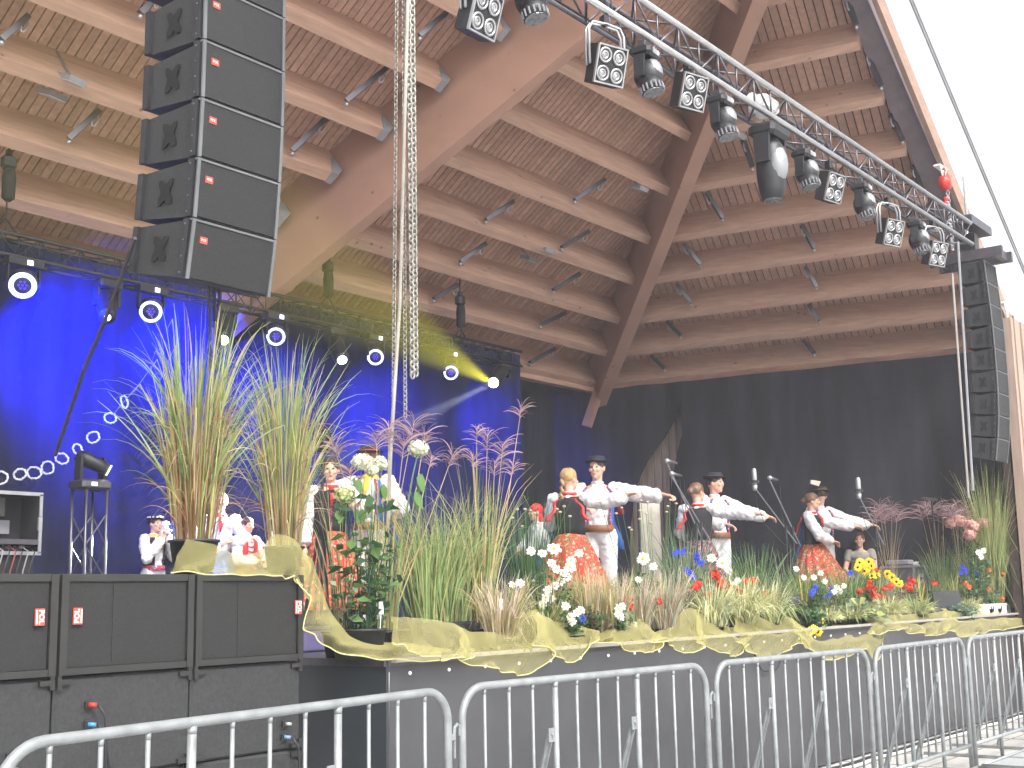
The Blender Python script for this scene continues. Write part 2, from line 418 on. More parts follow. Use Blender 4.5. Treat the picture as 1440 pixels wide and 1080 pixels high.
for (u0, v0, u1, v1) in ((1016, 307, 993, 270), (985, 372, 962, 342), (972, 426, 952, 400), (957, 472, 938, 452), (935, 518, 915, 500), (1145, 349, 1127, 316), (1148, 403, 1132, 375), (1152, 451, 1137, 428), (1145, 497, 1130, 478),
                         (1058, 235, 1045, 195), (1204, 35, 1190, -5), (1239, 121, 1218, 72), (1269, 197, 1252, 160), (1295, 265, 1283, 232)):
    strut(onC(u0, v0, .03), onC(u1, v1, .22))

# timber support wall at right end, clad side wall, rear wall
sw = thing('timber_side_wall', 'vertical board timber wall behind the black side curtains', 'wall', (17.2, 7.8, 1.18))
g = MB(); a = P0 + V((.16, 0, 0)); b = E1 + V((.16, 0, 0)); n_ = 48
for i in range(n_):
    t0 = i / n_; t1 = (i + .86) / n_; p = a.lerp(b, t0); q = a.lerp(b, t1)
    g.prism([(p.x, p.y, 1.18), (q.x, q.y, 1.18), (q.x + .04, q.y, 1.18), (p.x + .04, p.y, 1.18)], (0, 0, 3.46))
g.build('boards', mat('grey_brown_boards', (.30, .235, .20), .7, 0, .2, 3, (8, 8, 1)), sw)
g = MB(); g.beam(a + V((.09, 0, -1.745)), b + V((.09, 0, -1.745)), .08, 3.48); g.build('wall_core', DARK, sw)
g = MB(); p = a.lerp(b, .30); q = a.lerp(b, .62); g.beam((p.x - .03, p.y, 2.62), (q.x - .03, q.y, 2.62), .05, .05); g.build('rail', BLK, sw)
sw2 = thing('timber_corner_post', 'pale timber corner column of upright boards at the right end of the stage', 'column', (17.0, 4.5, 0))
c = pY(1421, 560, 4.62)
for i, (dx, wd, pr) in enumerate(((0.0, .10, 0), (.115, .16, -.03), (.29, .10, 0), (.405, .9, -.04))):
    g = MB(); g.box((c.x + dx + wd / 2, 4.60 + pr * .5, 3.05 if i != 1 else 3.05), (wd, .12, 6.1 - 2.4 + .02)); g.build('board', W_Z, sw2)
g = MB(); g.box((c.x + .75, 4.56, .6), (1.5, .16, 1.2)); g.build('plinth', mat('plinth_panel', (.46, .33, .26), .6), sw2)
g = MB(); g.box((c.x + .75, 4.74, 2.4), (1.44, .1, 4.7)); g.build('board_backing', DARK, sw2)

rw = MB(); rw.box((10, 11.75, 3.0), (18, .2, 3.6)); tag(rw.build('rear_wall', BLKM), 'dark rear wall closing the stage behind the navy backdrop', 'wall')
# curtains
g = wavy_sheet((3.2, 10.55, 0), (14.2, 10.55, 0), 1.19, 4.86, .012, 300, 12, 1, 5)
tag(g.build('backdrop_curtain', CURN, smooth=True), 'long navy backdrop curtain washed with blue light behind the musicians', 'curtain')
g = wavy_sheet((14.1, 11.5, 0), (17.6, 11.5, 0), 1.19, 4.95, .03, 80, 12, 5, 6)
tag(g.build('corner_curtain', CUR, smooth=True), 'unlit black curtain between the blue backdrop and the roof corner post', 'curtain')
# side curtains follow the side wall, parted by a slanting gap
ci = -V((eC.y, -eC.x, 0)); ci = ci if ci.x < 0 else -ci
def sidept(u, v):                                  # point on side curtain plane seen at pixel
    o = P0 + ci * .12; nn = V((eC.y, -eC.x, 0)); r = ray(u, v); return CAMP + r * (nn.dot(o - CAMP) / nn.dot(r))
def side_curtain(left, right, name, lab, amp, seed, fr):
    rows = []; n = 26; mcols = 160
    for k in range(n + 1):
        t = k / n; z = 1.19 + t * (4.655 - 1.19); row = []
        xl = left(z); xr = right(z)
        for i in range(mcols + 1):
            s = xl + (xr - xl) * i / mcols; p = P0 + eC * s + ci * .12
            d = amp * (math.sin(s * fr + seed + (1 - t) * 1.5 * noise.noise(V((s * .8, t * 2, seed)))) + .8 * noise.noise(V((s * 2.2, t, seed))))
            row.append(V((p.x, p.y, z)) + ci * d)
        rows.append(row)
    g = MB(); g.grid(rows); tag(g.build(name, CUR, smooth=True), lab, 'curtain')
def interp(tab, z):
    for (z0, s0), (z1, s1) in zip(tab, tab[1:]):
        if z <= z1: return s0 + (s1 - s0) * max(0, (z - z0)) / (z1 - z0)
    return tab[-1][1]
def stab(px): return sorted([(sidept(u, v).z, (sidept(u, v) - P0).dot(eC)) for u, v in px])
TL = stab(((960, 540), (960, 570), (938, 610), (912, 650), (893, 690), (885, 760))); TR = stab(((959, 540), (958, 573), (959, 610), (950, 650), (944, 690), (940, 760)))
side_curtain(lambda z: -.75, lambda z: interp(TL, z), 'side_curtain', 'dark side curtain swept away left of the triangular gap of boards', .03, 2, 8)
side_curtain(lambda z: interp(TR, z), lambda z: LC - .1, 'side_curtain', 'wide charcoal side curtain between the triangular gap and the right speaker array', .018, 4, 4)

# overhead cable and thin lines against the sky
g = MB(); a = pY(1280, 0, 2.2); b = pY(1445, 395, 2.2); d = (b - a)
g.tube([a - d * 1.5, b + d * .6], .007, 6); g.tube([a - d * 1.5 + V((.04, 0, .015)), b + d * .6 + V((.04, 0, .015))], .005, 6)
tag(g.build('guy_cable', mat('cable_grey', (.25, .25, .26), .5)), 'taut grey double cable crossing the white sky right of the roof', 'cable')
for (u0, v0, u1, v1, lab) in ((1314, 72, 1440, 98, 'faint thin wire high in the white sky nearest the roof'), (1345, 165, 1440, 148, 'faint thin wire at mid height in the white sky'), (1405, 288, 1440, 278, 'short faint wire low in the white sky near the right edge')):
    g = MB(); a = pY(u0, v0, 9); b = pY(u1, v1, 9); g.tube([a, b + (b - a) * .6], .006, 5); tag(g.build('sky_wire', mat('pale_wire', (.72, .72, .74), .5)), lab, 'wire')

# ================================================================= TRUSSES
def box_truss(name, lab, p0, p1, wy, hz, r, m, seg=.3, grp=None):
    p0, p1 = V(p0), V(p1); t = thing(name, lab, 'truss', (p0 + p1) / 2, grp); L = (p1 - p0).length; n = int(L / seg); d = (p1 - p0) / n
    offs = [V((0, -wy / 2, 0)), V((0, wy / 2, 0)), V((0, -wy / 2, -hz)), V((0, wy / 2, -hz))]
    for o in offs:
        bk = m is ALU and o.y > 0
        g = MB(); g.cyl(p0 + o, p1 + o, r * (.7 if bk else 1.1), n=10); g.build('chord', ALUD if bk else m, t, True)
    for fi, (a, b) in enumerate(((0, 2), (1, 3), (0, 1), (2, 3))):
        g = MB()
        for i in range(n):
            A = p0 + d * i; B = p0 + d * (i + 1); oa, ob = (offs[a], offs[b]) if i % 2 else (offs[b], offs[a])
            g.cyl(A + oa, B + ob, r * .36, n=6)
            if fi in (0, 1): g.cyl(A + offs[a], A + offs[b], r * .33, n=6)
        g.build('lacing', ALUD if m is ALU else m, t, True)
    return t
YT = 4.42
fa = pY(860, 2, YT); fb = pY(1351, 309, YT)
dt = (fb - fa) / (fb.x - fa.x)
fz = (fa.z + fb.z) / 2
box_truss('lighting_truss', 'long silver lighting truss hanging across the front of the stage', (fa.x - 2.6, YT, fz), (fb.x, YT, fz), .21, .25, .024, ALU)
YB = 9.9
ba = pY(0, 334, YB); bb_ = pY(724, 494, YB)
bz = (ba.z + bb_.z) / 2; BH = .19
box_truss('lighting_truss', 'black lighting truss with blue lamps in front of the backdrop', (ba.x - 1.5, YB, bz), (bb_.x, YB, bz), .22, BH, .017, BLK, .2)
# mains cable bundle on the front truss
g = MB()
for k in range(3):
    g.tube([V((fa.x - 2 + i * .2, YT + .1 + .02 * noise.noise(V((i * .3, k, 0))), fz - .23 + .02 * noise.noise(V((i * .5, k, 4))))) for i in range(50)], .009, 5)
tag(g.build('cable_bundle', BLK, smooth=True), 'bundle of black cables tied along the bottom of the front truss', 'cable')

# ================================================================= LIGHT FIXTURES
def rotx(a): return Matrix.Rotation(a, 3, 'X')
def rotz(a): return Matrix.Rotation(a, 3, 'Z')
# four cell audience blinder; origin at the clamp on top
def make_blinder(yoke=True):
    t = thing('blinder_light', '', 'stage light', (0, 0, 0), 'blinder lights on the front truss')
    rt = rotx(R(18)); c = V((0, 0, -.36 if yoke else -.24)); f = lambda x, y, z: c + rt @ V((x, y, z))
    g = MB(); g.box(c, (.27, .12, .29), 0, rt); g.ell(c + rt @ V((0, .05, -.02)), (.12, .08, .13), n=12, k=8, rot=rt); g.build('housing', BLK, t)
    g = MB()
    for sx in (-1, 1): g.box(f(sx * .132, -.062, 0), (.012, .02, .29), 0, rt)
    for sz in (-1, 1): g.box(f(0, -.062, sz * .14), (.27, .02, .012), 0, rt)
    g.build('front_frame', ALU, t)
    for sx in (-1, 1):
        for sz in (-1, 1):
            g = MB(); o = f(sx * .064, -.062, sz * .068); n_ = rt @ V((0, -1, 0)); a1 = rt @ V((1, 0, 0)); a2 = rt @ V((0, 0, 1))
            g.tube([o + n_ * .004 + (a1 * math.cos(q) + a2 * math.sin(q)) * .052 for q in [i * math.pi / 8 for i in range(16)]], .009, 6, 0, close=True)
            g.tube([o + (a1 * math.cos(q) + a2 * math.sin(q)) * .026 for q in [i * math.pi / 6 for i in range(12)]], .007, 6, 0, close=True)
            g.disc(o - n_ * .004, n_, .047, 14, 1, .004)
            g.build('lamp', [ALU, LENS], t, True)
    if yoke:
        g = MB(); y0 = -.08
        for q in (-.02, .02): g.tube([(-.165, q, -.38), (-.165, q, -.1), (-.13, q, -.04), (0, q, -.03), (.13, q, -.04), (.165, q, -.1), (.165, q, -.38)], .012, 6)
        g.build('yoke', ALU, t, True)
    g = MB(); g.box((0, 0, .0), (.05, .06, .08)); g.cyl((0, 0, 0), (0, 0, -.05), .012); g.build('clamp', BLK, t)
    return t
# spherical yoke moving head; wide lens head hanging below
def make_mover():
    t = thing('moving_head_light', '', 'stage light', (0, 0, 0), 'moving heads on the front truss')
    g = MB(); g.bbox((0, 0, -.07), (.27, .2, .09), .025); g.build('base', BLK, t)
    g = MB(); g.box((.0, -.102, -.07), (.12, .006, .05), 0); g.box((.04, -.106, -.07), (.03, .004, .03), 1); g.build('display', [GREY, WHT], t)
    for sx in (-1, 1):
        g = MB(); g.prism([(sx * .12, -.05, -.12), (sx * .12, .05, -.12), (sx * .12, .045, -.32), (sx * .12, -.045, -.32)], (sx * .028, 0, 0)); g.build('yoke_arm', BLK, t)
    rt = rotx(R(-14)); c = V((0, -.02, -.27))
    g = MB(); g.ell(c, (.112, .13, .15), n=16, k=12, rot=rt); g.cyl(c + rt @ V((0, 0, -.06)), c + rt @ V((0, 0, -.17)), .105, .098, 18); g.build('head', BLK, t, True)
    g = MB()
    for i in range(16):
        a = i * math.pi / 8; g.box(c + rt @ V((.102 * math.cos(a), .102 * math.sin(a), -.14)), (.012, .012, .06), 0, rt)
    g.build('cooling_fins', GREY, t)
    g = MB(); g.disc(c + rt @ V((0, 0, -.172)), rt @ V((0, 0, -1)), .09, 18, 0, .006); g.build('lens', LENS, t)
    g = MB(); g.ell(c + rt @ V((0, -.055, .02)), (.085, .085, .11), n=12, k=8, rot=rt); g.build('head_cover', mat('silver_grey_plastic', (.26, .27, .28), .35, .3), t, True)
    for _x in (.06, -.06): g = MB(); g.box((_x, 0, 0), (.04, .06, .07)); g.build('clamp', ALUD, t)
    return t
BL = make_blinder(True); BL2 = make_blinder(False); MV = make_mover()
uses = {'a': BL, 'b': BL2, 'm': MV}; first = {}
def hang(k, u, v, rz, lab, sc=1.0, y=YT - .09):
    p = pY(u, v, y); src = uses[k]
    if k not in first: first[k] = True; o = src
    else: o = copy_tree(src)
    o.location = p; o.rotation_euler = (0, 0, rz); o.scale = (sc,) * 3; o['label'] = lab
LQ = []
LQ += [('a', 672, -52, .0, 'four cell blinder light cut off by the top edge of the photo', 1.0),
       ('m', 742, -46, .2, 'moving head light nearest the top edge, between two blinders', 1.0),
       ('a', 850, 30, -.35, 'silver yoked four cell blinder, left of the first full moving head', 1.0),
       ('m', 907, 66, .1, 'moving head with open black shell, second in the row from the top', 1.0),
       ('b', 967, 92, -.3, 'short black four cell blinder without yoke between two moving heads', 1.0),
       ('m', 1013, 134, .0, 'moving head hanging just left of the large white projector', 1.0),
       ('m', 1130, 210, .0, 'moving head just right of the long profile spotlight', 1.0),
       ('b', 1165, 232, -.2, 'black four cell blinder tilted sideways above the middle purlins', 1.0),
       ('m', 1211, 257, .1, 'moving head between the tilted black blinder and a silver yoked one', 1.0),
       ('a', 1248, 283, -.35, 'silver yoked four cell blinder, second from the right end of the truss', 1.0),
       ('m', 1288, 310, .1, 'rightmost moving head, between the last two silver blinders', 1.0),
       ('a', 1311, 316, -.35, 'silver yoked four cell blinder nearest the right speaker array', 1.0)]
for k, u, v, rz, lab, sc in LQ: hang(k, u, v, rz, lab, sc * (.8 if k == 'm' else .88))
# long profile moving head
p = pY(1081, 178, YT - .08)
t = thing('profile_spotlight', 'long grey profile spotlight pointing straight down from the front truss', 'stage light', p)
g = MB(); g.bbox(p + V((0, 0, -.06)), (.34, .24, .11), .03); g.build('base', BLK, t)
for sx in (-1, 1):
    g = MB(); q = p + V((sx * .135, 0, 0)); g.prism([q + V((0, -.07, -.1)), q + V((0, .07, -.1)), q + V((0, .06, -.34)), q + V((0, -.06, -.34))], (sx * .03, 0, 0)); g.build('yoke_arm', BLK, t)
g = MB(); g.tube([p + V((0, 0, -.12)), p + V((0, 0, -.2)), p + V((0, 0, -.42)), p + V((0, 0, -.55)), p + V((0, 0, -.63))], [.075, .12, .12, .105, .085], 16); g.build('barrel', BLK, t, True)
g = MB(); g.ell(p + V((-.01, -.06, -.34)), (.095, .09, .17)); g.build('barrel_cover', MATS['silver_grey_plastic'], t, True)
g = MB(); g.disc(p + V((0, 0, -.631)), (0, 0, -1), .075); g.build('lens', LENS, t)
# white projector on the truss
p = pY(1073, 150, YT + .05)
t = thing('truss_projector', 'pale white flood projector lying inside the front truss', 'floodlight', p)
g = MB(); g.bbox(p, (.26, .2, .15), .03); g.build('housing', WHT, t)
g = MB(); g.cyl(p + V((-.13, 0, 0)), p + V((-.22, 0, .01)), .04, .05, 12); g.build('snout', WHT, t)

# blue wash lights with glowing LED rings, under the rear truss
BLU = mat('blue_led_ring', (.4, .45, 1), .3, emit=(.30, .36, 1.0), es=2.2); BLU2 = mat('violet_led', (.1, .05, .6), .3, emit=(.03, .02, .9), es=.5)
rings = [(32, 401, .135, 'large blue washlight with honeycomb core at the far left of the rear truss'), (212, 438, .125, 'blue ring washlight glowing above the first tall grass'), (388, 473, .115, 'blue ring washlight glowing above the second tall grass'),
         (528, 502, .11, 'blue ring washlight left of the hanging chain end'), (634, 524, .105, 'smallest blue ring washlight, next to the yellow spotlight')]
BD = []
for i, (u, v, r, lab) in enumerate(rings):
    r *= .88
    p = pY(u, v, YB - .12); t = thing('wash_light', lab, 'stage light', p, 'blue washlights on the rear truss')
    f = (CAMP - p).normalized(); f = (f + V((-.10, -.1, -.35))).normalized(); a1 = f.orthogonal().normalized(); a1 = V((0, 0, 1)).cross(f).normalized(); a2 = f.cross(a1)
    top = V((p.x, p.y, bz - BH - .03))
    g = MB(); g.tube([p - f * .16, p - f * .1, p - f * .02], [r * .7, r * 1.05, r * 1.1], 20); g.build('housing', BLK, t, True)
    g = MB(); n = 24
    rows = [[p + f * .012 + (a1 * math.cos(q * 2 * math.pi / n) + a2 * math.sin(q * 2 * math.pi / n)) * rr for q in range(n + 1)] for rr in ((r * .97, r * .62) if i == 0 else (r * .95, r * .70))]
    g.grid(rows); g.build('led_ring', BLU, t)
    if i == 0 or 1:
        g = MB()
        for a, rr in [(0, 0)] + [(k * math.pi / 3, r * .27) for k in range(6)]:
            g.disc(p + f * .005 + (a1 * math.cos(a) + a2 * math.sin(a)) * rr, f, r * .1, 8, 0, .004)
        g.build('led_cells', BLU2, t)
    g = MB()
    for sx in (-1, 1): g.box(V((p.x + sx * (r + .03), p.y, (p.z + top.z) / 2)), (.015, .04, abs(top.z - p.z)))
    g.box(top + V((0, 0, -.02)), (2 * r + .1, .1, .06)); g.build('yoke', BLK, t)
    g = MB(); g.box(top + V((.03, -.055, -.02)), (.05, .006, .04)); g.build('display', mat('lit_display', (.7, .7, .8), .4, emit=(.8, .85, 1), es=1.6), t)
    BD.append(p)
# blue wash lamps on the backdrop
def spot(p, target, power, col, size, blend=.8, rad=.06):
    l = bpy.data.lights.new('wash_lamp', 'SPOT'); l.energy = power; l.color = col; l.spot_size = R(size); l.spot_blend = blend; l.shadow_soft_size = rad
    o = bpy.data.objects.new('wash_lamp', l); COL.objects.link(o); o.location = p; o.rotation_euler = (V(target) - V(p)).to_track_quat('-Z', 'Y').to_euler(); return o
for p, tg, pw, sz in ((BD[0], pY(118, 520, 10.5), 1150, 88), (BD[1], pY(262, 505, 10.5), 950, 70), (BD[2], pY(400, 590, 10.5), 300, 80), (BD[3], pY(545, 610, 10.5), 420, 80), (BD[4], pY(706, 612, 10.5), 750, 44)):
    q = V(p) + V((0, -.32, -.12)); spot(q, tg, pw, (.0, .02, 1.0), sz, 1.0)
yq = pY(692, 539, YB - .40); spot(yq, yq + V((-1, -.27, .10)), 15000, (1, .92, .03), 18, .7, .03); spot(yq, deck(300, 12.3, 2.3), 16000, (.85, .92, 1), 8, .7, .03)
# moving spots on the rear truss, with lit lenses
ylw = mat('yellow_lit_lens', (1, .95, .5), .3, emit=(1, .95, .45), es=16); pal = mat('pale_lit_lens', (.9, .95, .9), .3, emit=(.85, .95, .9), es=9)
for i, (u, v, lu, lv, m, lab) in enumerate(((150, 418, 151, 446, pal, 'slim spotlight with tiny lit lens left of the first tall grass'), (316, 450, 314, 478, pal, 'moving spotlight with pale lit lens between the two tall grasses'),
        (470, 480, 481, 506, pal, 'moving spotlight with pale lit lens right of the second tall grass'), (706, 520, 694, 538, ylw, 'moving spotlight with bright yellow lens at the right end of the rear truss'))):
    p = pY(u, v, YB - .1); q = pY(lu, lv, YB - .35); t = thing('moving_head_light', lab, 'stage light', p, 'moving heads on the rear truss')
    g = MB(); g.bbox(V((p.x, p.y, bz - BH - .08)), (.24, .18, .1), .02); g.build('base', BLK, t)
    for sx in (-1, 1):
        g = MB(); g.box(V((p.x + sx * .11, p.y, (bz - BH - .1 + p.z) / 2 - .03)), (.03, .08, bz - BH - p.z + .02)); g.build('yoke_arm', BLK, t)
    d = (q - p).normalized(); g = MB(); g.tube([p - d * .1, p, q - d * .03, q], [.06, .095, .085, .07], 14); g.build('head', BLK, t, True)
    g = MB(); g.disc(q, d, (.028, .05, .05, .06)[i], 16, 0, .01); g.build('lens', m, t)
# motor hoists holding the rear truss
for (u, v, tu, tv, lab) in ((12, 232, 12, 205, 'black chain hoist at the far left above the rear truss'), (461, 378, 461, 365, 'black chain hoist above the middle of the rear truss'), (647, 425, 647, 403, 'black chain hoist right of the long hanging chain')):
    p = pY(u, v, YB); up = pY(tu, tv - 12, YB); t = thing('chain_hoist', lab, 'hoist', p, 'chain hoists above the rear truss')
    g = MB(); g.bbox(p + V((0, 0, .02)), (.12, .12, .14), .03); g.cyl(p + V((0, 0, .09)), p + V((0, 0, .13)), .03); g.build('motor', BLK, t)
    g = MB(); g.tube([p + V((.01, 0, -.04)), p + V((.01, 0, -.12)), p + V((.01, 0, -.3)), p + V((.01, 0, -.33))], [.05, .06, .055, .02], 10); g.build('chain_bag', BLKM, t, True)
    g = MB(); g.cyl(p + V((0, 0, .1)), p + V((0, 0, .38)), .008, n=5); g.cyl(V((p.x, p.y, bz)), p - V((0, 0, .3)), .008, n=5)
    g.tube([V((p.x - .14, p.y, bz)), V((p.x, p.y, bz + .16)), V((p.x + .14, p.y, bz))], .01, 5); g.build('chain', BLK, t)
# small floodlights and sensors under the roof
def flood(u, v, lab, plane, off=.0, rz=0):
    p = (onA if plane == 'A' else onC)(u, v, off); t = thing('roof_floodlight', lab, 'floodlight', p, 'grey floodlights under the roof')
    rt = rotz(rz) @ rotx(R(20)); g = MB(); g.box(p, (.2, .16, .05), 0, rt); g.build('housing', GREY, t)
    g = MB(); g.box(p + rt @ V((0, 0, -.028)), (.18, .14, .006), 0, rt); g.build('glass', mat('floodlight_glass', (.55, .57, .6), .25), t)
    g = MB(); nn = NA if plane == 'A' else NC; g.cyl(p + V((.0, .0, .02)), p + nn * (PD - off) * .9 + V((0, 0, .0)), .012, n=6); g.build('arm', GREY, t)
flood(101, 112, 'grey floodlight on an arm, upper of the pair left of the big speakers', 'A', .02, .2); flood(74, 133, 'grey floodlight without arm, lower of the pair left of the big speakers', 'A', .25, .2)
flood(768, 351, 'grey floodlight on an arm below the middle purlins', 'A', .02); flood(744, 364, 'small pale floodlight left below the one in the middle', 'A', .25)
flood(1037, 190, 'pale grey floodlight right of the hip beam', 'C', .0); flood(899, 264, 'slim white floodlight left of the hip beam', 'A', .02)

# ================================================================= SPEAKERS
def star(c, sx, sy, axu, axv, n_, m=0):
    """four pointed handle recess"""
    pts = []
    for i in range(24):
        a = 2 * math.pi * i / 24; r = .52 + .62 * abs(math.sin(2 * a)) ** 3
        pts.append(c + axu * (r * math.cos(a) * sx) + axv * (r * math.sin(a) * sy))
    return pts
def make_cab(W, H, D, lab, grp, logo=True, name='line_array_speaker'):
    """origin: top edge centre of the front face; front faces -y; rear narrower"""
    t = thing(name, lab, 'speaker', (0, 0, 0), grp); k = .10
    def prof(x): return [V((x, 0, -.004)), V((x, 0, -H + .004)), V((x, D, -H + .004 + k * H)), V((x, D, -.004 - k * H))]
    g = MB(); g.prism(prof(-W / 2 + .012), (W - .024, 0, 0)); g.build('cabinet', CAB, t)
    g = MB(); b = .016
    g.box((0, -.010, -H / 2), (W - .05, .012, H - .022)); g.build('grille', GRL, t)
    for sx in (-1, 1):
        x = sx * (W / 2)
        for y0, dz in ((0.0, 0), (D - .045, k * H * .9)):
            g = MB(); g.box((x, y0 + .022, -H / 2), (.024, .045, H - .01 - 2 * dz)); rr_ = g.build('rigging_rail', BLK, t)
            g = MB()
            for i in range(4): g.ell((x + sx * .014, y0 + .022, -H * (.1 + .27 * i)), .006, 0, 8, 5)
            if y0 == 0: g.build('pins', ALUD, rr_)
        c = V((x - sx * .006 , D * .5, -H / 2)); pts = star(c, D * .15, H * .27, V((0, 1, 0)), V((0, 0, 1)), None)
        g = MB(); g.prism(pts if sx < 0 else pts[::-1], (sx * .0065, 0, 0)); g.build('handle_recess', mat('recess_black', (.004, .004, .004), .9), t)
    g = MB(); g.box((0, -.006, -.006), (W, .03, .012)); g.box((-W / 2 + .012, -.018, -H / 2), (.02, .012, H)); g.box((W / 2 - .012, -.018, -H / 2), (.02, .012, H)); g.build('front_edge', mat('edge_grey', (.16, .165, .17), .4, .5), t)
    if logo:
        g = MB(); g.box((-W / 2 + .09, -.018, -H * .32), (.05, .004, .036)); bd_ = g.build('badge', STICK, t)
        mw = Matrix.Translation((-W / 2 + .09, -.021, -H * .32)) @ Matrix.Rotation(R(90), 4, 'X')
        text_mesh('POL', .02, TXT, bd_, mw)
    return t
W1, H1, D1 = .60, .328, .48
grpL = 'speakers of the big left line array'
c0 = make_cab(W1, H1, D1, '', grpL)
cps = [(284, -27), (284, 53), (279, 136), (274, 219), (267, 302)]
xc = 4.25
labs = ['line array speaker cut by the top edge of the photo, above the four full ones', 'big line array speaker, fourth from the bottom of the left column', 'big line array speaker, third from the bottom of the left column', 'big line array speaker, second from the bottom of the left column', 'bottom speaker of the big left column']
pos = []
z = 4.90; y = 5.3; tilt = 0
zs = [pY(u, v, 5.3).z for u, v in cps]
tl = [0, R(1), R(3), R(5), R(9)]
yy = 5.3; zz = pY(279, 53, 5.3).z + H1
c = V((4.55, 5.30, zz))
xs = [pY(u, v, 5.3).x + W1 / 2 for u, v in cps]
xm = sum(xs[:3]) / 3
cur = V((xm, 5.30, zz))
for i in range(5):
    o = c0 if i == 0 else copy_tree(c0)
    o.location = cur; o.rotation_euler = (tl[i], 0, 0); o['label'] = labs[i]
    cur = cur + rotx(tl[i]) @ V((0, 0, -H1 - .006))
o = copy_tree(c0); o.location = V((xm, 5.30, zz + H1 + .006)); o['label'] = 'topmost line array speaker of the left column, almost out of the picture'
_t = V((xm, 5.30, zz + 2 * H1 + .02)); t = thing('rigging_frame', 'dark steel frame and chain carrying the big left speaker column, above the picture edge', 'rigging', _t)
g = MB(); g.box(_t + V((0, .2, .08)), (W1, .06, .1)); g.box(_t + V((0, .2, .04)), (.08, .6, .08)); g.build('frame', ALUD, t)
g = MB(); g.cyl(_t + V((0, .2, .1)), _t + V((0, .2, 2.9)), .012, n=6); g.build('chain', ALU, t)
# right array
W2, H2, D2 = .50, .29, .33
p = pY(1382, 366, 4.28)
c2 = make_cab(W2, H2, D2, '', 'speakers of the slim right line array', logo=False, name='line_array_speaker')
bot = pY(1404, 648, 4.28); N2 = 9; Htot = p.z - bot.z
sc2 = Htot / (N2 * (H2 + .004)); tl2 = [R(q) for q in (-3, -3, -2, -1, 0, 1, 3, 6, 10)]
cur = V((p.x + W2 * sc2 / 2 - .02, 4.28, p.z)); R2TOP = cur.copy()
words = ['top', 'second', 'third', 'fourth', 'fifth', 'sixth', 'seventh', 'eighth', 'lowest']
for i in range(N2):
    o = c2 if i == 0 else copy_tree(c2); o.location = cur; o.rotation_euler = (tl2[i], 0, 0); o.scale = (sc2,) * 3
    o['label'] = ('%s speaker of the slim grey right array' % words[i]) if i in (0, 8) else ('%s speaker from the top of the slim grey right array' % words[i])
    cur = cur + rotx(tl2[i]) @ V((0, 0, -(H2 + .004) * sc2))
# bumper frame above it
t = thing('rigging_frame', 'dark steel rigging frame on top of the right speaker array', 'rigging', R2TOP)
g = MB()
for sx in (-1, 1): g.box(R2TOP + V((sx * W2 * sc2 * .42, .2, .08)), (.06, .85, .12))
g.box(R2TOP + V((0, -.15, .08)), (W2 * sc2, .06, .1)); g.box(R2TOP + V((0, .5, .08)), (W2 * sc2, .06, .1)); g.build('frame', ALUD, t)
g = MB(); g.box(R2TOP + V((0, .2, .27)), (.16, .18, .22)); g.build('hoist_motor', BLK, t)
g = MB(); g.box(R2TOP + V((-.05, .1, .46)), (.75, .16, .1)); g.build('spreader', ALUD, t)
g = MB(); g.cyl(R2TOP + V((0, .2, .5)), R2TOP + V((0, .2, 1.1)), .015, n=6); g.build('chain', ALU, t)
# cables down the left side of the right array
for k, (u0, v0, u1, v1, r, lab) in enumerate(((1339, 385, 1362, 700, .012, 'pale cable falling left of the right speaker array'), (1347, 340, 1368, 690, .014, 'thicker grey cable falling close along the right speaker array'))):
    g = MB(); a = pY(u0, v0, 4.2); b = pY(u1, v1, 4.2); g.tube([a.lerp(b, i / 10) + V((0, 0, 0)) for i in range(11)], r, 6)
    tag(g.build('hanging_cable', [mat('pale_cable', (.27, .25, .24), .5), mat('cable_grey2', (.22, .22, .24), .5)][k]), lab, 'cable')
# roof brackets on the fascia, red chain hoist
for (u, v, lab) in ((1326, 236, 'white triangular bracket on the fascia above the red hoist'), (1358, 312, 'white triangular bracket on the fascia above the right array'), (1415, 428, 'lowest white triangular bracket on the fascia')):
    p = pY(u, v, 4.6); g = MB(); t = thing('roof_bracket', lab, 'bracket', p, 'brackets on the fascia')
    g.tube([p + V((-.1, 0, 0)), p + V((0, 0, -.17)), p + V((.1, 0, 0)), p + V((-.1, 0, 0))], .012, 6); g.cyl(p, p + V((0, 0, -.17)), .01); g.box(p + V((0, .03, .01)), (.24, .08, .02)); g.build('frame', WHT, t)
    g = MB(); g.tube([p + V((0, 0, -.17)) + V((.025 * math.sin(q), 0, -.03 + .03 * math.cos(q))) for q in [i * math.pi / 4 for i in range(8)]], .008, 5, close=True); g.build('shackle', ALU, t)
p = pY(1329, 257, 4.5)
t = thing('chain_hoist', 'red manual chain hoist hanging from the fascia beside the front truss end', 'hoist', p)
g = MB(); g.cyl(p + V((0, -.05, 0)), p + V((0, .05, 0)), .085, n=20); g.cyl(p + V((-.02, -.065, 0)), p + V((-.02, .0, 0)), .045, n=16); g.build('drum', RED, t, True)
g = MB(); g.tube([p + V((.0, 0, .08)), p + V((.0, 0, .12)), p + V((.035, 0, .15)), p + V((0, 0, .18)), p + V((-.03, 0, .15))], .012, 6); g.build('top_hook', RED, t, True)
g = MB(); g.tube([p + V((-.02, 0, -.2)), p + V((-.04, 0, -.26)), p + V((-.0, 0, -.3)), p + V((.03, 0, -.27))], .014, 6); g.ell(p + V((-.02, 0, -.2)), .03); g.build('load_hook', RED, t, True)
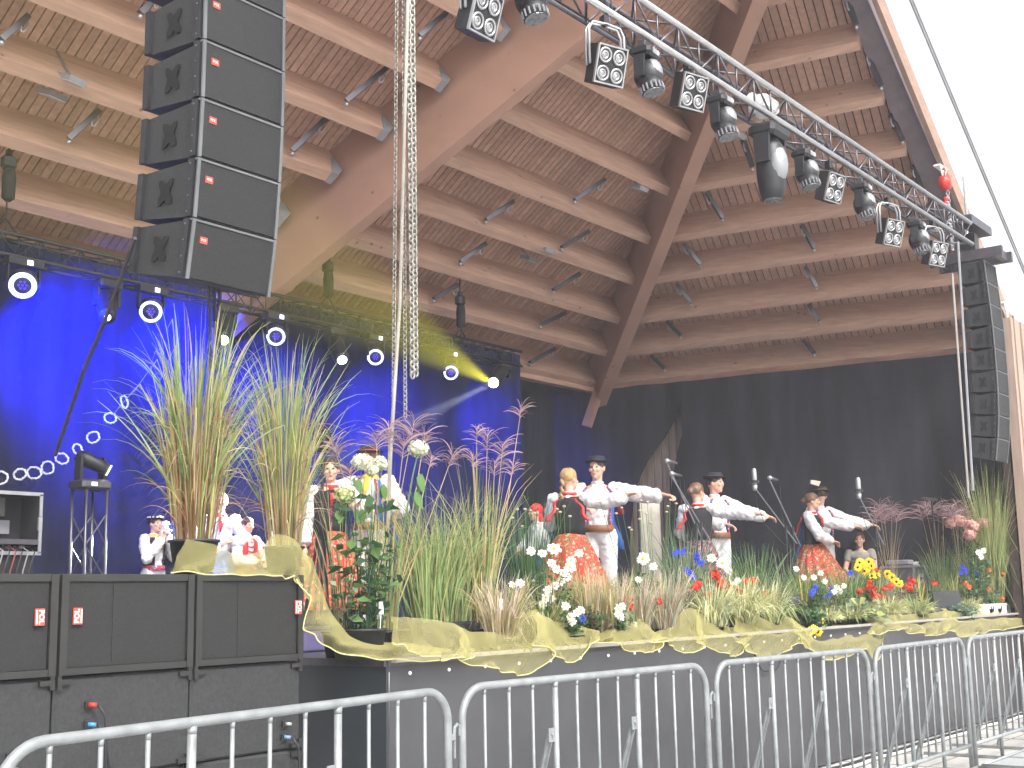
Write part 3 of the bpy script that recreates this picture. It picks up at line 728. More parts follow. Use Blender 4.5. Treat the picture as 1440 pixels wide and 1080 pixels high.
def chain(p0, p1, link, r, n_side=6):
    p0, p1 = V(p0), V(p1); d = p1 - p0; L = d.length; d.normalize(); a = d.cross(V((0, 1, 0))).normalized(); b = d.cross(a); g = MB(); k = 0; s = 0
    while s < L:
        c = p0 + d * (s + link / 2); ax = a if k % 2 else b; ax = (ax + (b if k % 2 else a) * .35).normalized()
        pts = [c + d * (link * .62 * math.cos(q)) + ax * (link * .33 * math.sin(q)) for q in [i * math.pi / 4 for i in range(8)]]
        g.tube(pts, r, 5, close=True); s += link * .86; k += 1
    return g
g = chain(p + V((.06, 0, 0)), p + V((.08, 0, -.75)), .05, .009); g.build('chain', ALU, t)
# hanging chains left of centre
YC = 5.6
CH = mat('zinc_chain', (.30, .29, .26), .45, .5, .2, 30)
for (u0, u1, v1, lk, r, lab) in ((574, 580, 526, .042, .0075, 'left strand of the thick doubled hoist chain ending in mid air'), (580, 585, 524, .042, .0075, 'right strand of the thick doubled hoist chain ending in mid air')):
    g = chain(pY(u0, -25, YC) + (pY(u0, -25, YC) - pY(u1, v1, YC)) * .75, pY(u1, v1, YC), lk, r); tag(g.build('hanging_chain', CH, smooth=True), lab, 'chain', 'chains hanging left of centre')
for (u0, u1, v1, lab) in ((558, 553, 575, 'leftmost thin hanging chain beside the thick one'), (567, 570, 585, 'thin hanging chain between the strap and the thick chain')):
    g = chain(pY(u0, -25, YC + .05), pY(u1, v1, YC + .05), .034, .004); tag(g.build('hanging_chain', CH, smooth=True), lab, 'chain', 'chains hanging left of centre')
a = pY(574, -20, YC - .1); b = pY(562, 430, YC - .1); c = pY(549, 640, YC - .1); d = pY(541, 800, YC - .1); e = pY(510, 862, YC - .1)
g = MB(); pts = [a, a.lerp(b, .5), b, b.lerp(c, .5) , c, c.lerp(d, .5) + V((.01, 0, 0)), d, d.lerp(e, .5) + V((.03, 0, 0)), e]
g.tube(pts, .0125, 8); tag(g.build('hanging_rope', mat('rope_grey', (.33, .31, .27), .8, bump=.4, bscale=120), smooth=True), 'thick pale rope hanging in front of the flowers beside the chains', 'rope')
g = MB(); g.tube([pY(190, 335, 5.7), pY(152, 440, 6.2), pY(118, 520, 6.6), pY(78, 640, 7.4)], .012, 6)
tag(g.build('tie_rope', mat('dark_rope', (.05, .045, .05), .8)), 'dark slanting rope from the big left speakers down to the stage', 'rope')
for k, u in enumerate((296, 303, 310)):
    g = MB(); g.tube([pY(u - 4, 384, 5.6), pY(u, 440, 5.62), pY(u - 1, 520, 5.65)], .010, 6)
    tag(g.build('speaker_cable', BLK), ['left', 'middle', 'right'][k] + ' one of three black cables below the big speaker column', 'cable', 'cables below the left speaker column')

# subwoofer stack
X0 = 3.05 - .002; SWd = (4.79 - 4.06); ST = 1.655; SH = .455; SY = 5.02
sub_x = [(4.06, 4.79), (3.33, 4.06), (2.60, 3.33)]
sub_x = [(pY(272, 870, SY).x + .004, pY(425, 870, SY).x), (pY(81, 870, SY).x + .004, pY(272, 870, SY).x - .004), (pY(81, 870, SY).x - .80, pY(81, 870, SY).x - .004)]
ST = (pY(272, 808, SY).z + pY(0, 806, SY).z) / 2; SEAM = pY(272, 940, SY).z; SH = ST - SEAM
cn = ['right', 'middle', 'left']; rn = ['top', 'middle', 'bottom']
EDG = mat('cabinet_edge', (.024, .024, .023), .5, .1)
for ci_, (xa, xb) in enumerate(sub_x):
    for ri in range(3):
        z1 = ST - ri * SH; z0 = max(z1 - SH + .006, 0.0); cx = (xa + xb) / 2; Wd = xb - xa
        lab = {0: 'black bass speaker with ribbed frame in the top row, %s column, below the flowers', 1: 'plain black speaker back panel in the row behind the barrier, %s column', 2: 'black speaker box at the very bottom of the stack, %s column'}[ri] % cn[ci_]
        t = thing('bass_speaker', lab, 'speaker', (cx, SY + .35, z0), 'stacked bass speakers at the left')
        g = MB(); g.bbox((cx, SY + .36, (z0 + z1) / 2), (Wd, .7, z1 - z0), .012); g.build('cabinet', CAB, t)
        if ri == 0:
            g = MB(); g.box((cx, SY + .004, (z0 + z1) / 2), (Wd - .09, .012, z1 - z0 - .07)); g.build('grille', GRL, t)
            g = MB()
            for sx in (-1, 1): g.box((cx + sx * (Wd / 2 - .022), SY - .004, (z0 + z1) / 2), (.036, .02, z1 - z0 - .006))
            for sz in (z0 + .018, z1 - .018): g.box((cx, SY - .002, sz), (Wd - .082, .018, .03))
            g.build('front_frame', EDG, t)
            g = MB()
            for i in range(3): g.box((cx - Wd * .12 + i * .003, SY - .003, (z0 + z1) / 2), (.004, .004, z1 - z0 - .1)) if i == 0 else None
            g.build('grille_seam', EDG, t)
            ux = {0: xb - .045, 1: xa + .085, 2: xb - .095}[ci_]
            g = MB(); zc = z1 - .185 if ci_ else z1 - .17; g.box((ux, SY - .017, zc), (.046, .006, .072)); bd_ = g.build('badge', STICK, t)
            rot = R(90) if ci_ == 1 else R(-90)
            mw = Matrix.Translation((V((ux + (.006 if ci_ != 1 else -.006), SY - .021, zc)) - t.location)) @ Matrix.Rotation(R(90), 4, 'X') @ Matrix.Rotation(rot, 4, 'Z')
            text_mesh('POL', .034, TXT, bd_, mw, bold=.0008)
            g = MB(); g.box((ux - (.016 if ci_ != 1 else -.016), SY - .021, zc), (.006, .003, .06)); g.build('badge_stripe', TXT, bd_)
        else:
            for sx in (-1, 1):
                for sz in (z0 + .02, z1 - .02): g = MB(); g.box((cx + sx * (Wd / 2 - .04), SY - .002, sz), (.07, .012, .022)); g.box((cx + sx * (Wd / 2 - .014), SY - .002, sz), (.02, .013, .06)); g.build('corner_guard', EDG, t)
        if ri == 1 and ci_ != 2 or ri == 1:
            qs = {1: [(xa + .165, z1 - .125, RED), (xa + .165, z1 - .21, mat('blue_plug', (.05, .22, .55), .4))], 0: [(xb - .12, z1 - .31, ALU), (xb - .125, z1 - .375, mat('dull_blue_plug', (.12, .2, .34), .4))], 2: [(xb - .2, z1 - .31, ALU), (xb - .2, z1 - .36, ALU)]}[ci_]
            for (qx, qz, mm) in qs:
                g = MB(); g.box((qx, SY - .004, qz), (.034, .008, .034)); g.build('socket', BLK, t)
                g = MB(); g.cyl((qx, SY - .006, qz), (qx + .024, SY - .03, qz - .002), .011, .009, 10); pl = g.build('plug', mm, t, True)
                if mm is not ALU:
                    g = MB(); g.tube([(qx + .028, SY - .036, qz), (qx + .055, SY - .05, qz - .05), (qx + .07, SY - .05, qz - .2), (qx + .11 , SY - .05, qz - .42)], .006, 6); g.build('lead', BLK, pl, True)

# ================================================================= BARRIERS
def make_barrier(L):
    """origin at left foot, runs along +x"""
    t = thing('crowd_barrier', '', 'barrier', (0, 0, 0), 'steel crowd barriers in front of the stage'); H = 1.1; r = .0195; rc = .15; g = MB()
    pts = [V((0.02, 0, .02))]
    for i in range(9): a = math.pi - i * math.pi / 16; pts.append(V((.02 + rc + rc * math.cos(a), 0, H - r - rc + rc * math.sin(a))))
    for i in range(9): a = math.pi / 2 - i * math.pi / 16; pts.append(V((L - .02 - rc + rc * math.cos(a), 0, H - r - rc + rc * math.sin(a))))
    pts.append(V((L - .02, 0, .02))); g.tube(pts, r, 12); g.build('frame', STEEL, t, True)
    g = MB(); g.cyl((.03, 0, .2), (L - .03, 0, .2), r * .85, n=10); g.build('bottom_rail', STEEL, t, True)
    n = 12; thick = (4, 8)
    for i in range(1, n):
        x = L * i / n; th = i in thick
        g = MB(); zt = H - r * 1.6; g.cyl((x, 0, .2 if not th else .01), (x, 0, zt), .0165 if th else .0085, n=10); g.cyl((x, 0, zt - .03), (x, 0, zt - .004), .0165 if th else .0085, .018 if th else .011, 10)
        g.build('post' if th else 'bar', STEEL, t, True)
        if th:
            g = MB(); g.box((x - .035, .0, .80), (.055, .006, .07)); g.ell((x - .038, -.004, .805), (.009, .006, .009), n=8, k=5); g.build('plate', STEEL, t)
            g = MB(); g.beam((x - .035, .01, .80), (x - .035, .25, .03), .006, .042, up=(0, 0, 1)); g.obox((x - .035, .13, .415), V((.021, 0, 0)), V((0, .12, -.385)), V((0, .004, .003))); g.build('brace', STEEL, t)
            g = MB(); g.box((x - .02, .05, .015), (.045, 1.3, .02)); g.build('foot', STEEL, t)
    g = MB(); g.tube([(L, 0, .86), (L + .025, 0, .86), (L + .03, 0, .90), (L + .05, 0, .915), (L + .07, 0, .90), (L + .07, 0, .86)], .008, 6); g.box((L + .012, 0, .86), (.03, .02, .03)); g.cyl((L + .03, 0, .87), (L + .03, 0, .76), .006, n=6); g.build('hook', STEEL, t)
    g = MB(); g.box((L / 2, -.66, .012), (L - .06, 1.2, .012)); g.build('base_plate', mat('tread_plate', (.50, .53, .53), .4, .4, .1, 30, bump=.5, bscale=80), t)
    g = MB(); g.cyl((.03, -.05, .028), (L - .03, -.05, .028), .013, n=8); g.cyl((.03, -.05, .028), (.03, -1.25, .028), .013, n=8); g.cyl((L - .03, -.05, .028), (L - .03, -1.25, .028), .013, n=8); g.build('plate_edge', STEEL, t, True)
    return t
J = [pZ(-8, 1042, 1.1), pZ(645, 962, 1.1), pZ(1003, 929, 1.1), pZ(1227, 909, 1.1), pZ(1358, 894.5, 1.1)]
J.append(J[4] + (J[4] - J[3]) * 1.12); J.append(J[5] + (J[5] - J[4]))
J.insert(0, J[0] - (J[1] - J[0]))
LB = 2.25; proto = make_barrier(LB); labsB = ['barrier mostly outside the left edge of the photo', 'leftmost large barrier standing in front of the bass speakers', 'barrier second from the left, under the deepest scallop of netting', 'middle barrier with a red mark on its left neighbour post', 'narrow looking barrier, second from the right', 'barrier at the right edge beside the open paving', 'barrier beyond the right edge of the photo']
for i in range(len(J) - 1):
    a, b = J[i], J[i + 1]; o = proto if i == 0 else copy_tree(proto); o.location = V((a.x, a.y, 0)); d = b - a; o.rotation_euler = (0, 0, math.atan2(d.y, d.x)); l = math.hypot(d.x, d.y)
    o.scale = ((l - .075) / LB, 1, 1); o['label'] = labsB[i]
# ================================================================= PLANTS
def leafmat(name, c, c2=None, tr=.35, rough=.55):
    if name in MATS: return MATS[name]
    m = mat(name, c, rough, 0, .2, 5, col2=c2, spec=.25); b = m.node_tree.nodes['Principled BSDF']; t = m.node_tree
    island(m, .28)
    tl = t.nodes.new('ShaderNodeBsdfTranslucent'); mx = t.nodes.new('ShaderNodeMixShader'); mx.inputs[0].default_value = tr
    t.links.new(b.inputs['Base Color'].links[0].from_socket, tl.inputs[0]); o = t.nodes['Material Output']
    t.links.new(b.outputs[0], mx.inputs[1]); t.links.new(tl.outputs[0], mx.inputs[2]); t.links.new(mx.outputs[0], o.inputs[0]); return m
G1 = leafmat('leaf_fresh_green', (.25, .34, .14)); G2 = leafmat('leaf_mid_green', (.11, .20, .065)); G3 = leafmat('leaf_dark_green', (.045, .10, .045))
TAN = leafmat('leaf_straw', (.50, .40, .22)); TAN2 = leafmat('leaf_rust', (.36, .20, .11)); YG = leafmat('leaf_yellow_green', (.36, .39, .15)); CRM = leafmat('leaf_cream_striped', (.60, .60, .34))
BLG = leafmat('leaf_blue_green', (.10, .19, .13)); MAU = leafmat('plume_mauve', (.38, .26, .27)); PLM = leafmat('plume_pale', (.58, .48, .40)); BRO = leafmat('leaf_bronze', (.16, .09, .06))
GRG = leafmat('leaf_grey_green', (.27, .32, .21))
PW_ = leafmat('petal_white', (.74, .74, .70), tr=.25); PR = leafmat('petal_red', (.62, .06, .03), tr=.25); PY_ = leafmat('petal_yellow', (.78, .55, .02), tr=.25); PB = leafmat('petal_blue', (.03, .06, .48), tr=.2)
PPK = leafmat('petal_pink', (.62, .36, .31), tr=.25); PO = leafmat('petal_orange', (.72, .20, .06), tr=.25); HYW = leafmat('hydrangea_white', (.68, .70, .55), tr=.25); HYG = leafmat('hydrangea_green', (.42, .45, .22), tr=.25); PPU = leafmat('petal_purple', (.07, .04, .12))
POT = mat('black_plant_pot', (.02, .021, .022), .6); CEN = mat('flower_eye', (.05, .02, .012), .8)
def rnd(a, b): return random.uniform(a, b)
def blade(g, b, d, L, w, droop, m=0, n=6, tipw=0, kink=0):
    """ribbon leaf: start b, direction d, length L, droop bends it over"""
    d = V(d).normalized(); p = V(b); side = d.cross(V((rnd(-1, 1), rnd(-1, 1), .2))).normalized(); rows = []
    hz = V((d.x, d.y, 0)); hz = hz.normalized() if hz.length > 1e-3 else V((1, 0, 0)); k = rnd(.4, .8) if kink else 2
    for i in range(n + 1):
        t = i / n; ww = w * (min(1, t * 5 + .5)) * ((1 - t) ** .7) + tipw + .0006
        rows.append([p - side * ww, p + side * ww])
        dd = d + V((0, 0, -1)) * droop * t * t * 1.6 + hz * droop * .5 * t
        if t > k: dd = dd + V((hz.x * .6, hz.y * .6, -2.2))
        p = p + dd.normalized() * (L / n)
    g.grid(rows, m)
    return p
def pot(t, c, r, h, m=POT):
    g = MB(); g.lathe(c, [(0, .004), (r * .78, .004), (r, h * .93), (r * 1.08, h * .93), (r * 1.08, h), (r * .95, h), (r * .93, h * .9), (0, h * .88)], 16); g.build('pot', m, t, True)
def grass(name, lab, c, H, spread, n, mats, ph=.16, pr=.12, w=.006, droop=.5, base=.6, cat='grass', grp=None, stems=0, lean=(0, 0), lo=.45, kink=.15):
    t = thing(name, lab, cat, c, grp); pot(t, c, pr, ph); g = MB(); top = c + V((0, 0, ph * .85)); hh = H - ph
    for i in range(n):
        a = rnd(0, 2 * math.pi); rr = pr * base * math.sqrt(rnd(0, 1)); b = top + V((rr * math.cos(a), rr * math.sin(a), 0)); a2 = a + rnd(-.6, .6)
        q = random.random() ** .8; sp = spread / max(hh, .1) * q
        d = V((math.cos(a2) * sp + lean[0], math.sin(a2) * sp + lean[1], 1)); L = hh * rnd(lo, 1.08)
        blade(g, b, d, L, w * rnd(.6, 1.3), droop * rnd(.1, 1.5) * (.3 + q), random.choices(range(len(mats)), [4, 3, 2, 2, 1][:len(mats)])[0], 7, kink=random.random() < kink)
    g.build('foliage', mats, t); return t, top
def plume(t, b, tip, fan, m=0, n=26, w=.0022, nm='plume', mats=None):
    """stem and drooping finger plume"""
    b, tip = V(b), V(tip); g = MB(); mid = b.lerp(tip, .5) + V((rnd(-.03, .03), rnd(-.03, .03), .02)); g.tube([b, mid, tip], [.004, .003, .002], 4); st = g.build('stem', mats[1] if mats else TAN, t)
    g = MB(); ax = (tip - mid).normalized(); L0 = fan
    for i in range(n):
        k = i / n; a = rnd(0, 2 * math.pi); bb = tip - ax * L0 * .55 * (1 - k); o = V((math.cos(a), math.sin(a), 0))
        p = bb.copy(); d = (ax * (.55 + .5 * k) + o * .75).normalized(); rows = []; side = d.cross(V((rnd(-1, 1), rnd(-1, 1), rnd(-1, 1)))).normalized(); L = L0 * rnd(.6, 1.05)
        for s in range(6):
            f = s / 5; ww = w * (1 if s else .5) * (1 if s < 5 else .4); rows.append([p - side * ww, p + side * ww]); p = p + (d + V((0, 0, -1.0 * f)) + o * .2 * f).normalized() * (L / 5)
        g.grid(rows)
    g.build(nm, mats[0] if mats else MAU, t)
def flower(t, p, r, kind, n_=None):
    p = V(p); g = MB(); n_ = n_ or (CAMP - p + V((rnd(-3, 3), rnd(-3, 3), rnd(1, 6)))).normalized(); a1 = n_.orthogonal().normalized(); a2 = n_.cross(a1)
    if kind in ('daisy', 'rud', 'cosmos', 'blue'):
        k = {'daisy': 14, 'rud': 11, 'cosmos': 7, 'blue': 8}[kind]; ph = rnd(0, 6)
        for i in range(k):
            a = ph + 2 * math.pi * i / k; o = a1 * math.cos(a) + a2 * math.sin(a); s = n_.cross(o); wd = r * (1.5 / k + .1) * rnd(.85, 1.15); L = r * rnd(.85, 1.1)
            g.grid([[p + o * r * .15 - s * wd * .5, p + o * r * .15 + s * wd * .5], [p + o * L * .6 - s * wd + n_ * r * .12, p + o * L * .6 + s * wd + n_ * r * .12], [p + o * L - s * wd * .5 - n_ * r * rnd(-.1, .2), p + o * L + s * wd * .5]], 0)
        g.ell(p + n_ * r * .05, r * (.24 if kind != 'rud' else .3), 1, 8, 5)
        o_ = g.build('blossom', [{'daisy': PW_, 'rud': PY_, 'cosmos': PW_, 'blue': PB}[kind], {'daisy': PY_, 'rud': CEN, 'cosmos': PY_, 'blue': PPU}[kind]], t)
    else:
        mm = {'red': PR, 'orange': PO, 'pink': PPK, 'hyd': HYW, 'hydg': HYG, 'hydp': PPK}[kind]
        cnt = 240 if kind.startswith('hyd') else 22
        for i in range(cnt):
            d = V((random.gauss(0, 1), random.gauss(0, 1), random.gauss(0, 1))).normalized(); q = p + V((d.x, d.y, d.z * .82)) * r * rnd(.62, 1.06); s = r * (.17 if cnt > 50 else .42) * rnd(.7, 1.3); e1 = d.orthogonal().normalized(); e1 = (e1 + d.cross(e1) * rnd(-1, 1)).normalized(); e2 = d.cross(e1)
            e2 = (e2 + d * rnd(-.5, .5)).normalized(); g.add([q - e1 * s, q - e2 * s, q + e1 * s + d * s * .3, q + e2 * s], [(0, 1, 2, 3)])
        if cnt > 50: g.ell(p, r * .62, n=10, k=7)
        o_ = g.build('blossom', mm, t)
    return o_
def leafy(name, lab, c, H, R_, n, mats, ls=.045, ph=.14, pr=.11, cat='plant', stems=8, grp=None, taper=1.0):
    t = thing(name, lab, cat, c, grp); pot(t, c, pr, ph); g = MB(); s = MB(); top = c + V((0, 0, ph * .85))
    for i in range(stems):
        a = rnd(0, 6.28); rr = R_ * math.sqrt(rnd(0, 1)); e = top + V((rr * math.cos(a), rr * math.sin(a), (H - ph) * rnd(.6, 1.0))); mid = top.lerp(e, .5) + V((rnd(-.02, .02), rnd(-.02, .02), .03)); s.tube([top + V((rr * .2 * math.cos(a), rr * .2 * math.sin(a), 0)), mid, e], [.004, .003, .002], 4)
        for j in range(n // stems):
            k = rnd(.15, 1); q = top.lerp(e, k) + V((rnd(-1, 1), rnd(-1, 1), rnd(-.6, .6))) * ls * 1.2; d = V((rnd(-1, 1), rnd(-1, 1), rnd(-.3, .8))).normalized(); w_ = d.cross(V((rnd(-1, 1), rnd(-1, 1), 1))).normalized(); l = ls * rnd(.6, 1.3)
            g.add([q, q + d * l * .5 - w_ * l * .32, q + d * l - V((0, 0, l * .2)), q + d * l * .5 + w_ * l * .32], [(0, 1, 2, 3)], random.randrange(len(mats)))
    g.build('leaves', mats, t); s.build('stems', G3, t); return t, top
def stemmed(t, p, top, kind, r, stem=True):
    p = V(p)
    f = flower(t, p, r, kind)
    if stem:
        b = V((top.x + (p.x - top.x) * .3, top.y + (p.y - top.y) * .3, top.z)); g = MB(); mid = b.lerp(p, .55) + V((rnd(-.015, .015), rnd(-.015, .015), 0)); g.tube([b, mid, p], .0022, 4); g.build('flower_stem', G2, t)
# tall grasses standing on the bass speakers
def tall_grass(lab, b, H, R_, ns, nl, greens, tans, pr, ph, out):
    t = thing('tall_grass', lab, 'grass', b, 'tall grasses on the bass speakers'); pot(t, b, pr, ph); top = b + V((0, 0, ph * .85)); hh = H - ph
    g = MB()
    for i in range(ns):
        a = rnd(0, 6.28); rr = pr * .85 * math.sqrt(rnd(0, 1)); q = top + V((rr * math.cos(a), rr * math.sin(a), 0)); sp = rr / pr * out * .5
        blade(g, q, V((math.cos(a) * sp + rnd(-.04, .04), math.sin(a) * sp + rnd(-.04, .04), 1)), hh * rnd(.45, .8), .0034 * rnd(.7, 1.4), rnd(0, .25), random.randrange(len(tans)), 5)
    g.build('stems', tans, t); g = MB()
    for i in range(nl):
        a = rnd(0, 6.28); k = rnd(.12, .62); rr = pr * (.25 + .7 * math.sqrt(rnd(0, 1))) * (1 + k * out); q = top + V((rr * math.cos(a), rr * math.sin(a), hh * k)); sp = rnd(.05, 1) ** 1.6 * out * 2.2
        L = min(hh * rnd(.28, .62), (hh * 1.04 - hh * k)); blade(g, q, V((math.cos(a) * sp, math.sin(a) * sp, 1)), L, .0043 * rnd(.5, 1.35), rnd(.1, 1.0) * (.4 + sp), random.choices(range(len(greens)), [5, 3, 3, 2][:len(greens)])[0], 8, kink=random.random() < .12)
    g.build('leaves', greens, t); g = MB()
    for i in range(int(nl * .32)):
        a = rnd(0, 6.28); k = rnd(.05, .55); q = top + V((pr * .6 * math.cos(a), pr * .6 * math.sin(a), hh * k)); blade(g, q, V((math.cos(a), math.sin(a), rnd(.5, 1.6))), rnd(.2, .42), .0026, rnd(1.0, 3), random.randrange(2), 9)
    g.build('dry_leaves', [TAN, TAN2], t)
b1 = pY(272, 800, 5.38); b1.z = ST + .006
tall_grass('tallest straw and green grass in a black pot on the bass speakers', b1, topz(b1, 440) - b1.z, .1, 180, 330, [G1, YG, TAN, G2], [TAN, TAN2, TAN2, YG], .125, .18, .36)
b2 = pY(399, 800, 5.42); b2.z = ST + .006
tall_grass('second tall green grass in a netted pot at the right end of the bass speakers', b2, topz(b2, 470) - b2.z, .1, 140, 250, [G1, G1, YG, TAN], [TAN, YG, TAN2, TAN], .11, .16, .28)
def PT(u, y, top_v, z=DZ): p = frontpt(u, y, z + .001); return p, topz(p, top_v) - p.z
# bright green clump in a long trough
p, h = PT(622, 5.35, 688)
t = thing('green_grass', 'dense bright green grass clump in a black trough, right of the hanging rope', 'grass', p)
g = MB(); g.bbox(p + V((0, 0, .09)), (.62, .24, .18), .015); g.build('trough', POT, t); g = MB()
for i in range(620):
    b = p + V((rnd(-.27, .27), rnd(-.09, .09), .17)); o = (b.x - p.x); d = V((o * .9 + rnd(-.16, .16), rnd(-.2, .2), 1)); blade(g, b, d, h * rnd(.5, 1.0) - .1, .0042 * rnd(.7, 1.3), rnd(.05, .9), random.choices((0, 1, 2), (6, 2, 1))[0], 6)
g.build('foliage', [G1, YG, TAN], t)
g = MB()
for i in range(90): b = p + V((rnd(-.27, .27), rnd(-.09, .09), .17)); blade(g, b, V((rnd(-.15, .15), rnd(-.15, .15), 1)), .16, .004, .1, 0, 3)
g.build('dry_base', TAN, t)
# reed with plumes
p, h = PT(678, 5.25, 640); t, top = grass('plume_reed', 'straw coloured reed with mauve plumes, right of the bright green clump', p, h, .17, 120, [TAN, YG, G1], ph=.13, pr=.12, w=.0048, droop=.5, base=.5)
for (u, v, f) in ((690, 612, .16), (712, 625, .15), (668, 640, .14), (740, 573, .13), (700, 650, .15), (728, 655, .12), (675, 605, .10)):
    q = frontpt(u, 5.2, 1.2); q.z = topz(q, v); plume(t, top, q, f * 1.15, n=24, w=.0030)
# left plume reed
p, h = PT(545, 5.25, 640); t, top = grass('plume_reed', 'slender reed with feathery mauve plumes behind the white hydrangeas', p, h, .13, 60, [YG, TAN, G1], ph=.15, pr=.12, w=.004, droop=.6, base=.5)
for (u, v, f) in ((548, 600, .17), (585, 592, .18), (570, 620, .17), (530, 615, .13), (468, 625, .15), (490, 660, .12), (610, 640, .14), (640, 640, .13), (600, 612, .14)):
    q = frontpt(u, 5.2, 1.2); q.z = topz(q, v); plume(t, top, q, f * 1.15, n=30, w=.0030)
# thin arching leaves left of it
p, h = PT(478, 5.3, 640); grass('arching_grass', 'thin arching straw grass beside the woman behind the rope', p, h, .22, 46, [TAN, YG, G3], ph=.15, pr=.10, w=.003, droop=.9, base=.5)
# hydrangeas
p, h = PT(512, 4.98, 660); t, top = leafy('white_hydrangea', 'tall potted hydrangea with white heads and one greenish head by the hanging rope', p, h * .93, .16, 120, [G2, G3], ls=.085, ph=.17, pr=.12, stems=9)
for (u, v, r, k) in ((508, 650, .058, 'hyd'), (536, 652, .05, 'hyd'), (590, 631, .062, 'hyd'), (524, 662, .04, 'hyd'), (484, 697, .062, 'hydg')):
    q = frontpt(u, 4.98, 1.2); q.z = topz(q, v); stemmed(t, q, top, k, r)
g = MB()
for (u, v, w_, L) in ((592, 665, .07, .13), (585, 690, .06, .12), (498, 672, .05, .09), (540, 680, .05, .1), (520, 700, .05, .1), (475, 718, .05, .08), (500, 715, .05, .09)):
    q = frontpt(u, 4.97, 1.2); q.z = topz(q, v)
    for k in range(2):
        d = V((rnd(-.5, .5), rnd(-.6, .2), -1)).normalized(); s = d.cross(V((0, 1, .2))).normalized(); w2 = w_ * .55
        g.grid([[q, q], [q + d * L * .3 - s * w2, q + d * L * .3 + s * w2], [q + d * L * .6 - s * w2 * .9, q + d * L * .6 + s * w2 * .9], [q + d * L, q + d * L]]); q = q + V((rnd(-.04, .04), rnd(-.03, .03), 0))
g.build('large_leaves', G2, t)
p, h = PT(530, 5.1, 720); leafy('leafy_shrub', 'leafy dark twiggy shrub under the white hydrangeas', p, h, .12, 150, [G3, G2], ls=.05, ph=.15, pr=.1, stems=10)
p, h = PT(492, 5.05, 780); leafy('bronze_shrub', 'bronze leaved shrub at the foot of the white hydrangeas', p, h, .12, 120, [BRO, G3, GRG], ls=.055, ph=.15, pr=.1, stems=8)
# generic row of plants along the stage edge
ROW = [ # kind, u, Y, top v, spread, n, mats, droop, label
 ('g', 705, 4.98, 805, .14, 110, [TAN, PLM, YG], .7, 'small fountain of pale straw grass left of the dark green rushes'),
 ('g', 742, 5.45, 712, .14, 120, [G3, BLG, G2], .25, 'dark blue green rushes with cattail tips in front of the crouching child'),
 ('g', 765, 5.1, 800, .22, 60, [YG, G2, TAN], 1.0, 'low arching green leaves with one yellow blade under the cosmos'),
 ('g', 832, 5.1, 800, .10, 110, [TAN, YG, PLM], .4, 'upright straw tuft below the red skirt of the blond dancer'),
 ('g', 862, 5.0, 805, .10, 120, [TAN, PLM, YG], .4, 'straw tuft directly right of the one below the blond dancer'),
 ('g', 896, 5.05, 812, .12, 120, [PLM, TAN, GRG], .5, 'pale wispy tuft behind the first two poppies'),
 ('g', 932, 5.0, 808, .12, 110, [PLM, GRG, TAN], .5, 'pinkish wispy tuft around the third poppy'),
 ('g', 968, 5.45, 745, .17, 150, [GRG, BLG, G2], .5, 'grey green grass under the blue butterflies'),
 ('g', 948, 5.2, 790, .12, 90, [GRG, PLM, TAN], .6, 'short grey grass between pinkish tuft and blue flowers'),
 ('g', 1004, 4.95, 808, .17, 150, [CRM, GRG, CRM], 1.1, 'cream striped grass arching under the first poppy group'),
 ('g', 1046, 4.95, 808, .18, 170, [CRM, YG, CRM], 1.2, 'cream striped grass arching over the deepest netting fold at centre'),
 ('g', 1083, 4.97, 815, .17, 140, [CRM, YG, G2], 1.2, 'cream striped grass beside the first stage monitor wedge'),
 ('g', 1065, 5.5, 772, .16, 150, [G2, G1, BLG], .5, 'rich green grass right of the dark floral skirt'),
 ('g', 1138, 5.3, 796, .16, 190, [G2, G1, BLG], .35, 'dense green grass in front of the rightmost dancing girl'),
 ('g', 1112, 5.5, 775, .12, 50, [BLG, GRG, TAN], .5, 'thin seedy blades left of the rightmost dancing girl'),
 ('g', 1192, 5.3, 800, .16, 190, [G2, G1, YG], .35, 'green grass below the red skirt of the rightmost girl'),
 ('g', 1160, 4.93, 850, .19, 170, [CRM, YG, CRM], 1.3, 'cream striped grass spilling over the edge above the low yellow daisies'),
 ('g', 1200, 4.92, 848, .19, 170, [CRM, YG, G1], 1.3, 'cream striped grass spilling over, right of the low yellow daisies'),
 ('g', 1248, 4.95, 835, .20, 180, [CRM, YG, CRM], 1.3, 'cream striped grass under the big yellow daisies'),
 ('g', 1290, 4.95, 835, .20, 180, [CRM, YG, G1], 1.3, 'cream striped grass left of the second stage monitor wedge'),
 ('g', 1362, 4.95, 838, .19, 150, [CRM, YG, CRM], 1.3, 'cream striped grass between second monitor wedge and white lettered box'),
 ('g', 1330, 5.5, 775, .15, 130, [G2, G1, GRG], .4, 'green grass behind the second stage monitor wedge'),
 ('g', 1382, 5.2, 812, .15, 140, [PLM, TAN, GRG], .8, 'pinkish hair grass above the white lettered box'),
 ('g', 1424, 4.9, 780, .15, 130, [GRG, G2, TAN], .5, 'grey green grass at the right edge of the photo'),
 ('g', 1402, 5.0, 668, .20, 260, [G1, YG, TAN], .5, 'tall bright green grass at the far right beside the timber column'),
 ('g', 1432, 4.86, 715, .16, 110, [YG, TAN, G1], .5, 'yellowing grass just right of the tall bright green one'),
 ('g', 1372, 5.2, 760, .16, 110, [G2, BLG, TAN], .5, 'mid green grass under the pink hydrangeas'),
]
